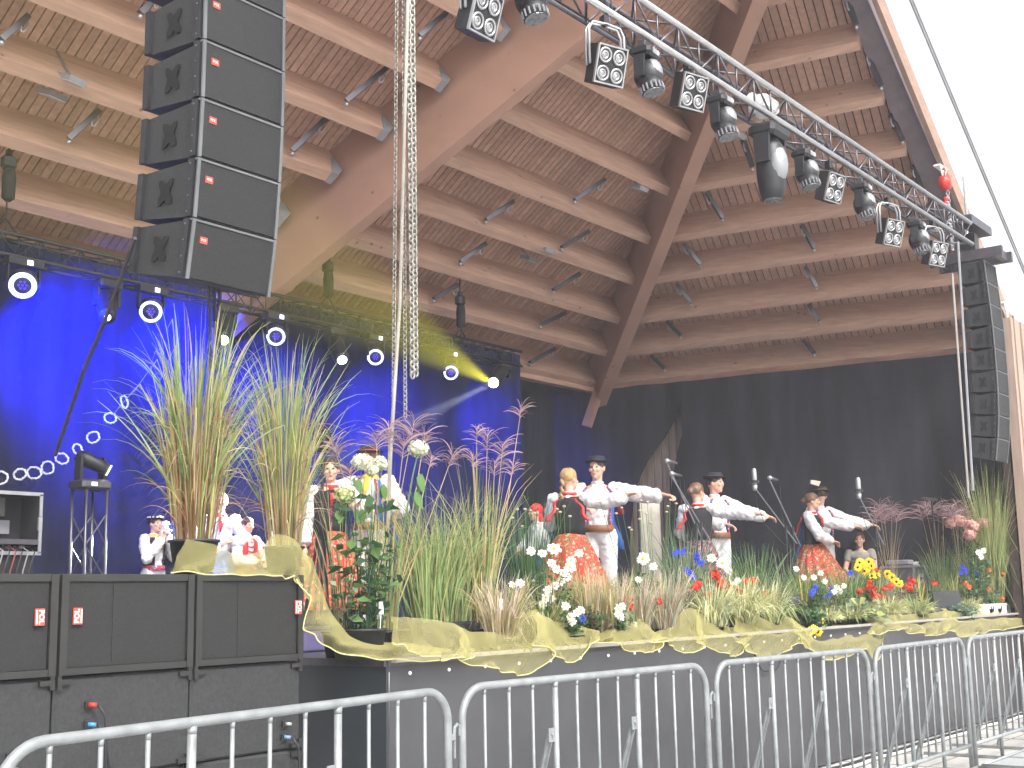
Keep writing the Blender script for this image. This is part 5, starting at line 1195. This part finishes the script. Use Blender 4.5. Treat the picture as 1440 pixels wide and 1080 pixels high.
# musicians on the left
dk = deck(213, 12.0); person('boy in shell trimmed black hat and yellow scarf playing a small pipe at far left', dk, S_(58), topz(dk, 722) - DZ,
    dict(L=((.24, -.16, 1.14), (.03, -.24, 1.44)), R=((-.25, -.14, 1.12), (-.04, -.22, 1.40)), yaw=R(0)), dict(hair=HD, hat=True, cowrie=True, vest=C_BLK, open=.5, scarf=C_YEL, pants=C_W, belt=FV))
dk = deck(247, 12.2); person('dancer with blue, white and red ribbons mostly hidden behind the tallest grass', dk, S_(175), topz(dk, 700) - DZ,
    dict(), dict(hair=HD, hat=True, pants=C_NAVY, vest=C_BLU, ribbons=[(C_BLU, 1), (C_W, -1), (C_RED, -1), (C_BLU, -1)]))
dk = deck(307, 12.5); person('smiling blond woman in white blouse and red scarf right of the tallest grass', dk, S_(12), topz(dk, 690) - DZ,
    dict(L=((.30, -.10, 1.15), (.12, -.26, 1.10)), R=((-.30, -.10, 1.15), (-.10, -.26, 1.05))), dict(hair=HB, scarf=C_RED, skirt=C_BLU))
dk = deck(345, 12.5); person('dark haired girl in red vest looking right between the two tall grasses', dk, S_(48), topz(dk, 725) - DZ,
    dict(L=((.26, -.14, 1.12), (.10, -.32, 1.04)), R=((-.26, -.14, 1.10), (-.02, -.32, 1.06)), nod=R(4)), dict(hair=HD, bun=True, vest=C_RED, open=.35, beads=True, skirt=FR))
dk = deck(412, 12.6); person('woman in white puffed blouse bent behind the second tall grass', dk, S_(-35), topz(dk, 712) - DZ,
    dict(lean=.6, L=((.26, -.2, 1.08), (.10, -.4, 1.0)), R=((-.28, -.14, 1.10), (-.10, -.36, 1.0))), dict(hair=HM, scarf=C_RED, skirt=FR, vest=C_BLK, open=.7))
dk = deck(770, 13.6); person('child in red headscarf and blue dress left of the blond dancer', dk, S_(-70), topz(dk, 706) - DZ,
    dict(lean=.4, L=((.2, -.2, 1.12), (.08, -.34, 1.05)), R=((-.2, -.2, 1.12), (-.05, -.34, 1.06))), dict(hair=C_RED, long=True, skirt=C_BLU, ribbons=[(C_BLU, 1), (C_BLU, -1)]))
# seated man
dk = deck(1215, 17.5)
person('seated man in khaki T-shirt behind the yellow daisies', V((dk.x, dk.y, DZ)), S_(-20), (topz(dk, 744) - DZ) / (1.30) * 1.72 * .98,
    dict(hip=.50, RL=((-.12, -.44, .50), (-.12, -.42, .08)), LL=((.12, -.44, .50), (.12, -.42, .08)), L=((.24, -.05, 1.12), (.16, -.30, 1.00)), R=((-.24, -.05, 1.12), (-.14, -.30, 1.02))), dict(hair=HM, shirt=C_TEE, puff=0, short=True, pants=C_NAVY))
# ================================================================= PROPS ON STAGE
p = deck(1215, 17.5); t = thing('case_seat', 'black flight case used as a seat by the man in khaki', 'case', p); g = MB(); g.bbox(p + V((0, .12, .2)), (.5, .42, .40), .015); g.build('body', BLKM, t)
g = MB()
for sx in (-1, 1):
    for sy in (-1, 1): g.box(p + V((sx * .245, .12 + sy * .205, .2)), (.02, .02, .41))
g.build('corner_edges', ALU, t)
def mic_stand(u, d, mu, mv, lab, kind, boom, blue=False):
    b = deck(u, d); t = thing('microphone_stand', lab + ' stand', 'stand', b, 'microphone stands'); m0 = frontpt(mu, b.y, 1.2) if False else None
    q = deck(mu, d); q.z = topz(q, mv); top = V((b.x, b.y, DZ + 1.0)) if boom else V((b.x, b.y, q.z - .12))
    g = MB(); g.cyl(b + V((0, 0, .25)), top, .011, .009, 8); g.cyl(top - V((0, 0, .05)), top + V((0, 0, .03)), .016, n=8); g.build('pole', BLK, t)
    for k in range(3):
        a = k * 2.094 + .5; g = MB(); g.cyl(b + V((0, 0, .3)), b + V((.3 * math.cos(a), .3 * math.sin(a), .012)), .008, n=6); g.ell(b + V((.3 * math.cos(a), .3 * math.sin(a), .012)), .012); g.build('leg', BLK, t)
    end = q + V((.0, 0, -.03))
    g = MB(); dd = (end - top).normalized(); g.cyl(top - dd * .2, end, .007, n=6); g.build('boom', mat('dark_steel', (.2, .2, .22), .4, .6), t)
    m = thing('microphone', lab, 'microphone', end, 'microphones on stage')
    if kind == 'hand':
        s = 1 if u > mu else -1; g = MB(); ax = V((1, 0, -.05)).normalized(); g.tube([q + ax * .02, q + ax * .06, q + ax * .2], [.02, .018, .011], 10); g.build('handle', mat('dark_steel', (.2, .2, .22), .4, .6), m, True)
        g = MB(); g.ell(q, .026); g.build('grille_ball', mat('mic_mesh', (.42, .42, .42), .45, .6), m, True)
        g = MB(); g.tube([q + ax * .2, q + ax * .25 - V((0, 0, .06)), q + ax * .26 - V((0, 0, .4)), V((b.x + .02, b.y, DZ + .5)), V((b.x + .1, b.y + .1, DZ + .02))], .004, 5); g.build('lead', BLK, m)
    else:
        g = MB(); g.tube([q, q + V((0, 0, .03)), q + V((0, 0, .13)), q + V((0, 0, .17)), q + V((0, 0, .185))], [.018, .028, .028, .024, .010], 12); g.tube([q - V((0, 0, .06)), q], [.022, .03], 10); g.build('body', mat('mic_mesh', (.42, .42, .42), .45, .6), m, True)
        g = MB(); g.cyl(q + V((0, 0, .02)), q + V((0, 0, .05)), .05, n=14); g.build('shock_mount', BLK, m)
        g = MB(); g.tube([q - V((0, 0, .06)), q - V((0, 0, .2)) + V((.03, 0, 0)), q + V((.2, 0, -.42)), V((b.x, b.y, DZ + .8))], .004, 5); g.build('lead', BLK, m)
mic_stand(992, 12.7, 953, 666, 'grey ball microphone left of the centre pair', 'hand', True)
mic_stand(985, 12.9, 947, 648, 'blue tinted microphone highest in front of the board gap', 'hand', True)
mic_stand(1112, 13.8, 1071, 682, 'large condenser microphone between centre and right pairs', 'cond', True)
mic_stand(1122, 14.0, 1093, 672, 'grey ball microphone right of the condenser microphone', 'hand', True)
mic_stand(1240, 14.2, 1219, 694, 'condenser microphone right of the rightmost dancers', 'cond', True)
# beige panel on a frame
b = deck(921, 15.6); tp = topz(b, 706); t = thing('beige_panel', 'beige cloth panel on a low frame behind the burnet stems', 'panel', b)
g = MB(); rows = [[b + V((-.24 + .48 * i / 10, .02 * math.sin(i * 1.3), 0)) + V((0, 0, (tp - DZ) * (.25 + .75 * k / 8))) for i in range(11)] for k in range(9)]; g.grid(rows); o = g.build('cloth', mat('beige_cloth', (.36, .34, .29), .85, bump=.4, bscale=12), t, True); o.modifiers.new('t', 'SOLIDIFY').thickness = .01
g = MB()
for sx in (-.25, .25): g.cyl(b + V((sx, .03, 0)), V((b.x + sx, b.y + .03, tp)), .012, n=6)
g.cyl(V((b.x - .25, b.y + .03, tp)), V((b.x + .25, b.y + .03, tp)), .012, n=6); g.build('frame', BLK, t)
# flight cases
def case(u, d, z, w, h, dep, lab, lid=False):
    b = deck(u, d); b.z = z; t = thing('flight_case', lab, 'case', b, 'flight cases'); g = MB(); g.bbox(b + V((0, 0, h / 2)), (w, dep, h), .01); g.build('body', mat('case_grey', (.07, .075, .085), .5), t)
    g = MB()
    for sx in (-1, 1):
        for sz in (0, 1): g.box(b + V((0, sx * dep / 2, sz * h)), (w + .01, .025, .025))
        for sy in (-1, 1): g.box(b + V((sx * w / 2, sy * dep / 2, h / 2)), (.025, .025, h + .01))
        g.box(b + V((sx * w / 2, 0, h)), (.025, dep, .025))
    g.build('edges', ALU, t); g = MB(); g.box(b + V((0, -dep / 2 - .004, h * .5)), (.16, .006, .12)); g.build('latch_dish', GREY, t)
    g = MB(); g.box(b + V((0, -dep / 2 - .012, h * .5)), (.08, .012, .02)); g.build('handle', BLK, t)
zc = deck(1278, 16.4).z
case(1276, 16.4, DZ, .46, .30, .42, 'bottom flight case of the stack right of the seated man'); case(1276, 16.4, DZ + .31, .46, .30, .42, 'upper flight case of the stack, with papers on top')
case(1296, 16.6, DZ + .0, .2, .52, .4, 'narrow upright flight case against the case stack')
b = deck(1276, 16.4); b.z = DZ + .63; g = MB()
for i in range(4): g.box(b + V((.06 - .01 * i, 0, .012 * i)), (.24, .3, .008), 0, rotz(.2 * i))
tag(g.build('paper_stack', WHT), 'loose white papers lying on the flight case stack', 'papers')
b = deck(1276, 16.4); b.z = DZ + .63; g = MB(); g.bbox(b + V((-.14, 0, .035)), (.18, .3, .06), .01); tag(g.build('equipment_box', GREY), 'flat grey device on the flight case stack left of the papers', 'box')
# bar on stand right of the cases
b = deck(1322, 16.0); t = thing('keyboard_stand', 'dark stand with horizontal top bar behind the mauve reeds', 'stand', b); g = MB(); tp = topz(b, 702); g.cyl(b, V((b.x, b.y, tp)), .012, n=6); g.build('pole', BLK, t); g = MB(); g.box(V((b.x - .05, b.y, tp)), (.44, .04, .03)); g.build('top_bar', ALUD, t)
g = MB(); [g.cyl(b + V((0, 0, .25)), b + V((.25 * math.cos(a), .25 * math.sin(a), .01)), .009, n=6) for a in (0, 2.1, 4.2)]; g.build('tripod', BLK, t)
# monitor wedges
def wedge(u, y, lab, rz):
    b = frontpt(u, y); t = thing('stage_monitor', lab, 'speaker', b, 'monitor wedges at the stage edge'); w_ = .42; g = MB(); M_ = rotz(rz)
    prof = [V((0, 0, 0)), V((0, .36, 0)), V((0, .38, .10)), V((0, .20, .30)), V((0, .04, .30)), V((0, 0, .1))]
    g.prism([b + M_ @ (q + V((-w_ / 2, 0, 0))) for q in prof], M_ @ V((w_, 0, 0))); g.build('cabinet', CAB, t)
    g = MB(); n_ = V((0, .2, .18)).normalized(); c = b + M_ @ (V((0, .29, .2)) + n_ * .008); g.obox(c, M_ @ V((w_ * .44, 0, 0)), M_ @ V((0, -.08, .09)), M_ @ (n_ * .006)); g.build('grille', GRL, t)
wedge(1106, 5.08, 'black monitor wedge between centre and right flower groups', R(-25)); wedge(1336, 5.02, 'black monitor wedge among the cream grass on the right', R(-25))
b = frontpt(1108, 6.4); t = thing('effects_box', 'low black equipment boxes behind the first monitor wedge', 'box', b); g = MB(); g.bbox(b + V((0, 0, .10)), (.5, .3, .2), .01); g.build('body', BLK, t); g = MB(); g.box(b + V((.1, -.155, .12)), (.12, .01, .04)); g.build('front_plate', GREY, t)
# white lettered boxes at the right edge
for (u0, u1, lab, marks) in ((1384, 1419, 'white box with dark strokes of lettering, left of two', ((.28, 0), (.36, 0), (.66, .25), (.92, 0))), (1421, 1455, 'white box with dark strokes at the very right edge', ((.18, -.2), (.5, 0)))):
    a = frontpt(u0, 4.9); c = frontpt(u1, 4.9); t = thing('lettered_box', lab, 'box', (a + c) / 2); h = topz(a, 850) - DZ
    g = MB(); g.bbox((a + c) / 2 + V((0, .06, h / 2)), (c.x - a.x, .12, h), .008); g.build('body', WHT, t); g = MB()
    for f, sk in marks: x = a.x + (c.x - a.x) * f; g.prism([(x, 4.895, DZ + h * .25), (x + .035, 4.895, DZ + h * .25), (x + .035 + sk * .12, 4.895, DZ + h * .8), (x + sk * .12, 4.895, DZ + h * .8)], (0, .006, 0))
    g.build('letter_strokes', ALUD, t)
# folded black stand with coiled cable beside the woman
b = deck(452, 9.6); tp = topz(b, 600); t = thing('folded_tripod', 'black folded tripod stand with bundled straps and a coiled cable on top', 'stand', b)
g = MB(); g.cyl(b + V((0, 0, .1)), V((b.x, b.y, tp)), .012, n=8); g.build('pole', BLK, t)
for k in range(4):
    a = k * 1.57 + .4; g = MB(); g.cyl(V((b.x, b.y, DZ + 1.0)), b + V((.17 * math.cos(a), .17 * math.sin(a), .02)), .014, n=6); g.build('leg', BLK, t)
g = MB(); g.tube([V((b.x, b.y, DZ + .78)), V((b.x, b.y, DZ + .95)), V((b.x, b.y, DZ + 1.02))], [.05, .045, .02], 10); g.build('bundle', BLKM, t, True)
g = MB()
for i in range(7): c = V((b.x + .01 * math.sin(i * 2), b.y, tp - .02 - .028 * i)); r_ = .055 + .008 * math.sin(i * 1.7); g.tube([c + V((r_ * math.cos(q), r_ * math.sin(q), .012 * math.sin(q + i))) for q in [j * math.pi / 6 for j in range(12)]], .010, 5, close=True)
g.build('coiled_cable', BLK, t, True)
# tower truss with moving head
b = deck(119, 11.2); tp = topz(b, 690); t = thing('tower_truss', 'black upright truss tower standing left of the piping boy', 'truss', b); w_ = .21
for sx in (-1, 1):
    for sy in (-1, 1): g = MB(); g.cyl(b + V((sx * w_ / 2, sy * w_ / 2, 0)), V((b.x + sx * w_ / 2, b.y + sy * w_ / 2, tp)), .014, n=8); g.build('chord', ALUD, t, True)
g = MB(); n = int((tp - DZ) / .28)
for i in range(n):
    z0 = DZ + i * .28; z1 = z0 + .28; s = 1 if i % 2 else -1
    for sy in (-1, 1): g.cyl((b.x - s * w_ / 2, b.y + sy * w_ / 2, z0), (b.x + s * w_ / 2, b.y + sy * w_ / 2, z1), .007, n=6); g.cyl((b.x + sy * w_ / 2, b.y - s * w_ / 2, z0), (b.x + sy * w_ / 2, b.y + s * w_ / 2, z1), .007, n=6)
g.build('lacing', ALUD, t); g = MB(); g.box(b + V((0, 0, .01)), (.4, .4, .02)); g.build('base', BLK, t)
q = V((b.x, b.y, tp)); t = thing('moving_head_light', 'moving spotlight with pale beam lens standing on the upright tower', 'stage light', q)
g = MB(); g.bbox(q + V((0, 0, .05)), (.30, .24, .09), .02); g.build('base', ALUD, t); g = MB(); g.box(q + V((-.04, -.124, .05)), (.05, .006, .03)); g.build('display', MATS['lit_display'], t)
for sx in (-1, 1): g = MB(); g.box(q + V((sx * .12, 0, .19)), (.03, .09, .22)); g.build('yoke_arm', BLK, t)
hp = q + V((0, 0, .26)); d = V((.25, -.62, -.30)).normalized(); d = V((.75, -.5, -.45)).normalized(); g = MB(); g.tube([hp - d * .14, hp - d * .05, hp + d * .1, hp + d * .17], [.045, .07, .06, .045], 14); g.build('head', BLK, t, True); g = MB(); g.disc(hp + d * .17, d, .05, 16, 0, .008); g.build('lens', mat('dim_lit_lens', (.9, .9, .6), .3, emit=(1, .95, .6), es=3), t)
# amplifier rack in a white edged case
b = deck(20, 10.2); zt = topz(b, 694); zb = topz(b, 778); x1 = pY(55, 735, b.y).x; t = thing('equipment_rack', 'open black equipment rack with silver edges and plugs at the left edge', 'rack', (x1 - .3, b.y, DZ)); W_ = .62; cx = x1 - W_ / 2
g = MB(); g.box((cx, b.y + .25, (zt + zb) / 2), (W_, .02, zt - zb)); g.box((x1 - .005, b.y + .12, (zt + zb) / 2), (.02, .26, zt - zb)); g.box((x1 - W_, b.y + .12, (zt + zb) / 2), (.02, .26, zt - zb)); g.box((cx, b.y + .12, zb), (W_, .26, .02)); g.box((cx, b.y + .12, zt), (W_, .26, .02)); g.build('body', BLKM, t)
g = MB()
for z in (zt, zb): g.box((cx, b.y - .012, z), (W_ + .03, .022, .028))
for (z0, z1) in ((zb, (zt + zb) / 2 - .05), ((zt + zb) / 2 + .06, zt)): g.box((x1, b.y - .012, (z0 + z1) / 2), (.028, .022, z1 - z0))
g.box((x1 - W_, b.y - .012, (zt + zb) / 2), (.028, .022, zt - zb)); g.build('silver_edges', ALU, t)
g = MB(); g.box((x1 - .19, b.y + .22, (zt + zb) / 2 - .02), (.11, .02, .11)); g.build('latch_plate', GREY, t)
g = MB(); g.box((x1 - .01, b.y - .026, (zt + zb) / 2), (.035, .02, .11)); g.build('latch', ALU, t)
g = MB(); g.box((x1 - .22, b.y + .2, zt - .1), (.045, .03, .15)); g.box((x1 - .4, b.y + .2, (zt + zb) / 2), (.05, .03, .3)); g.build('modules', mat('module_grey', (.12, .12, .11), .5, .3), t)
g = MB(); g.box((cx, b.y + .05, zb + .09), (W_ - .06, .2, .04)); g.build('shelf', ALUD, t)
for i in range(6):
    x = x1 - .1 - i * .055; g = MB(); g.cyl((x, b.y - .02, zb + .05), (x, b.y + .05, zb + .05), .014, n=8); g.tube([(x, b.y - .02, zb + .05), (x + .02, b.y - .08, zb + .01), (x - .03, b.y - .09, zb - .15), (x - .02, b.y - .08, DZ + .05)], .006, 5); g.build('plug_lead', [BLK, GREY, BLK, mat('dull_red_plug', (.2, .03, .03), .5)][i % 4], t, True)
g = MB(); g.box((cx, b.y + .12, DZ + .01 + (zb - DZ) / 2 - .012), (W_ - .06, .22, zb - DZ - .022)); g.build('lower_case', BLKM, t)
# white rings hanging in a swag in front of the backdrop
RG = mat('white_garland', (.62, .62, .7), .7)
for i, (u, v, a, b_, rot, lab) in enumerate(((0, 672, 11, 9, 0, 'garland ring cut by the left edge of the photo'), (28, 667, 9, 7.5, .2, 'second garland ring from the left'), (48, 665, 10, 8, -.2, 'third garland ring from the left'), (67, 658, 8.5, 9, 0, 'fourth ring of the garland'), (87, 645, 9.5, 7, -.4, 'fifth ring of the garland'),
        (109, 632, 6, 8, .5, 'narrow sixth ring of the garland'), (131, 615, 8.5, 8, 0, 'round seventh ring of the garland'), (155, 588, 8.5, 7, -.4, 'eighth ring of the garland'), (175, 565, 4.5, 9, .3, 'small topmost ring of the garland'))):
    c = pY(u, v, 10.2); sc_ = 10.2 / ray(u, v).y / FPX; ax = V((_x.x, _x.y, 0)); cr = V(((_x.x), (_y.x), 0)); rt = V((_x.x, _y.x, 0)); rt = V((.6, -.8, 0)); up = V((0, 0, 1)); pts = []
    n = 22
    for k in range(n):
        q = 2 * math.pi * k / n; x = a * math.cos(q); y = b_ * math.sin(q); x, y = x * math.cos(rot) - y * math.sin(rot), x * math.sin(rot) + y * math.cos(rot); pts.append(c + (rt * x + up * y) * sc_ + V((rnd(-1, 1), rnd(-1, 1), rnd(-1, 1))) * .004)
    g = MB(); g.tube(pts, [.0075 if k % 2 else .012 for k in range(n)], 5, close=True); tag(g.build('garland_ring', RG, smooth=True), lab, 'garland', 'white garland rings on the backdrop')
# white tags and small things on the stage edge
for (u, v, lab) in ((536, 855, 'white paper tag hanging between shrub and bright green clump'), (704, 850, 'white plastic holder left of the dark green rushes'), (893, 880, 'small white price tag on the netting at centre')):
    p = pY(u, v, 4.93); g = MB(); g.bbox(p, (.035, .008, .07), .002); g.cyl(p, V((p.x, p.y + .02, DZ + .01)), .003, n=5); tag(g.build('plant_tag', WHT), lab, 'tag')
# silver case trims behind the netting left
b = pY(438, 880, 6.2); b.z = DZ; t = thing('floor_case', 'low violet flat case behind the netting near the stage corner', 'case', b); g = MB(); g.bbox(b + V((.1, .1, .08)), (.5, .4, .15), .01); g.build('body', mat('case_violet', (.16, .14, .3), .5), t); g = MB(); g.box(b + V((.1, -.1, .155)), (.51, .02, .02)); g.build('edge', ALU, t)
# ================================================================= NETTING
def netmat():
    m = bpy.data.materials.new('yellow_tulle'); m.use_nodes = True; t = m.node_tree; t.nodes.clear(); L = t.links
    o = t.nodes.new('ShaderNodeOutputMaterial'); tr = t.nodes.new('ShaderNodeBsdfTransparent'); d = t.nodes.new('ShaderNodeBsdfDiffuse'); tl = t.nodes.new('ShaderNodeBsdfTranslucent'); d.inputs[0].default_value = (.50, .46, .20, 1); tl.inputs[0].default_value = (.50, .46, .20, 1)
    a = t.nodes.new('ShaderNodeMixShader'); a.inputs[0].default_value = .35; L.new(d.outputs[0], a.inputs[1]); L.new(tl.outputs[0], a.inputs[2])
    lw = t.nodes.new('ShaderNodeLayerWeight'); lw.inputs[0].default_value = .35; mr = t.nodes.new('ShaderNodeMapRange'); mr.inputs[3].default_value = .13; mr.inputs[4].default_value = .85; L.new(lw.outputs['Facing'], mr.inputs[0])
    mx = t.nodes.new('ShaderNodeMixShader'); L.new(mr.outputs[0], mx.inputs[0]); L.new(tr.outputs[0], mx.inputs[1]); L.new(a.outputs[0], mx.inputs[2]); L.new(mx.outputs[0], o.inputs[0]); return m
NET = netmat(); HEM = mat('tulle_hem', (.50, .46, .20), .7)
def crom(p, t):
    n = len(p) - 1; x = min(max(t, 0), .99999) * n; i = int(x); f = x - i; P = lambda k: p[min(max(k, 0), n)]
    a, b, c, d = P(i - 1), P(i), P(i + 1), P(i + 2); return .5 * ((2 * b) + (c - a) * f + (2 * a - 5 * b + 4 * c - d) * f * f + (3 * b - a - 3 * c + d) * f ** 3)
def net(lab, cols, seed, nu=160, nv=16, amp=.03):
    rows = []; k = len(cols[0])
    for i in range(nu + 1):
        cc = [crom([c[j] for c in cols], i / nu) for j in range(k)]; row = []
        for j in range(nv + 1):
            s = j / nv; p = crom(cc, s); q = noise.noise(V((i / nu * 5, s * 2.2, seed))); q2 = noise.noise(V((i / nu * 9 + s * 2, s * 1.5, seed + 5))); e = amp * (.5 + s)
            pp = p + V((q2 * .5 * e, -abs(q) * e * 1.6 - q2 * e, q2 * e * .5)); pp.y = min(pp.y, 4.738 - .0006 * seed - .03 * abs(q2) * s) if (pp.z < 1.2 and s > .45 and pp.x > 5.3) else pp.y; row.append(pp)
        rows.append(row)
    g = MB(); g.grid(rows); o = tag(g.build('tulle_netting', NET, smooth=True), lab, 'netting', None)
    g = MB(); g.tube([r[-1] for r in rows], .0035, 5); h = g.build('hem', HEM, o, True); return o
Fy = 4.70
def C(u, tv, ty, mv, bv, by=None): return [pY(u, tv, ty), pY(u + 3, mv, (ty + Fy) / 2 - .02), pY(u + 2, bv, by or Fy)]
# over the pots on the speakers, falling to the stage edge
def cl(*a): return [pY(u, v, y) for u, v, y in a]
net('olive tulle draped around the grass pots on top of the bass speakers', [cl((262, 758, 5.2), (248, 785, 5.12), (240, 806, 5.08)), cl((310, 768, 5.2), (290, 795, 5.08), (280, 808, 5.03)), cl((330, 780, 5.2), (330, 798, 5.06), (330, 810, 5.0)), cl((365, 775, 5.2), (365, 797, 5.06), (375, 811, 5.0)), cl((385, 752, 5.25), (392, 785, 5.1), (405, 812, 5.0)), cl((410, 757, 5.22), (420, 785, 5.1), (412, 812, 5.0)), cl((428, 775, 5.2), (436, 800, 5.1), (424, 826, 5.0))], 3, 110, 12, .02)
net('long twist of tulle falling from the speakers down to the stage corner', [cl((425, 778, 5.2), (424, 800, 5.1), (415, 815, 5.0)), cl((444, 795, 5.2), (434, 825, 5.08), (424, 840, 5.0)), cl((452, 830, 5.1), (440, 850, 5.0), (428, 872, 4.95)), cl((466, 862, 5.05), (452, 880, 4.9), (438, 895, 4.9)), cl((490, 890, 5.0), (480, 900, 4.85), (470, 912, 4.8)), cl((530, 902, 4.95), (525, 912, 4.8), (520, 925, 4.75)), cl((575, 905, 4.9), (575, 915, 4.78), (575, 928, 4.74)), cl((630, 912, 4.85), (635, 918, 4.76), (640, 928, 4.73))], 8, 150, 12, .03)
net('broad tulle swag under the bright green grass clump', [C(548, 868, 4.98, 900, 905), C(570, 868, 4.98, 902, 918), C(610, 872, 4.98, 905, 924), C(645, 880, 4.96, 905, 926), C(662, 905, 4.9, 912, 925)], 12, 90, 14, .035)
net('deepest tulle scallop hanging over the edge, below the pale straw fountain', [C(640, 880, 5.0, 900, 920), C(668, 888, 4.98, 912, 934), C(700, 886, 4.98, 915, 943), C(735, 862, 5.0, 905, 947), C(758, 860, 5.0, 898, 938), C(768, 880, 4.98, 895, 915)], 15, 110, 14, .03)
net('tulle fold below the low white flowers', [C(748, 858, 5.0, 886, 905), C(775, 872, 4.98, 895, 918), C(795, 876, 4.98, 902, 928), C(815, 880, 4.98, 900, 925), C(828, 884, 4.96, 892, 905), C(838, 886, 4.95, 892, 900)], 19, 90, 14, .03)
net('tulle swag with a white tag right of the low white flowers', [C(834, 895, 4.95, 900, 903), C(855, 885, 4.98, 893, 904), C(880, 873, 4.98, 890, 912), C(903, 872, 4.98, 892, 918), C(916, 885, 4.97, 895, 916), C(926, 895, 4.95, 900, 905)], 22, 90, 14, .025)
net('tulle scallop below the third poppy', [C(912, 892, 4.96, 895, 902), C(935, 882, 4.98, 893, 904), C(955, 862, 5.0, 888, 914), C(972, 855, 5.0, 885, 917), C(985, 868, 4.98, 888, 908)], 25, 90, 14, .025)
net('pointed tulle fold hanging under the central poppies', [C(975, 856, 5.0, 880, 903), C(1000, 868, 4.98, 888, 910), C(1020, 880, 4.96, 898, 920), C(1034, 882, 4.96, 898, 922), C(1044, 878, 4.96, 892, 908)], 28, 90, 14, .025)
net('wide tulle swag under the cream striped grasses at centre', [C(1030, 866, 4.98, 885, 905), C(1055, 866, 4.98, 890, 922), C(1080, 870, 4.97, 892, 924), C(1105, 868, 4.97, 888, 914), C(1118, 872, 4.97, 885, 905), C(1132, 890, 4.9, 900, 912)], 31, 100, 14, .03)
net('tulle swag behind the low yellow daisies', [C(1112, 868, 4.97, 880, 893), C(1135, 880, 4.9, 900, 915), C(1162, 878, 4.9, 905, 928), C(1190, 880, 4.9, 900, 922), C(1210, 876, 4.9, 898, 915), C(1228, 874, 4.9, 900, 930), C(1236, 872, 4.9, 885, 905)], 34, 120, 14, .03)
Fy = 4.715
net('ruffled tulle strip from the hosta to the second monitor wedge', [C(1215, 866, 4.92, 876, 892), C(1250, 862, 4.92, 874, 888), C(1285, 864, 4.92, 878, 893), C(1310, 862, 4.92, 876, 893), C(1330, 858, 4.92, 872, 886)], 38, 140, 16, .06)
net('ruffled tulle under the white lettered boxes at the right edge', [C(1322, 856, 4.92, 868, 884), C(1345, 860, 4.92, 874, 896), C(1375, 860, 4.88, 871, 889), C(1410, 862, 4.86, 870, 884), C(1450, 860, 4.86, 868, 880)], 41, 140, 16, .06)
# thin stage haze filling the whole place
g = MB(); g.box((12, 6, 8), (60, 40, 18.4)); hz = g.build('haze', (m := bpy.data.materials.new('stage_haze')))
m.use_nodes = True; t = m.node_tree; t.nodes.clear(); o = t.nodes.new('ShaderNodeOutputMaterial'); v = t.nodes.new('ShaderNodeVolumePrincipled'); v.inputs['Density'].default_value = .0033; v.inputs['Color'].default_value = (.92, .93, 1, 1)
t.links.new(v.outputs[0], o.inputs['Volume']); hz['kind'] = 'stuff'
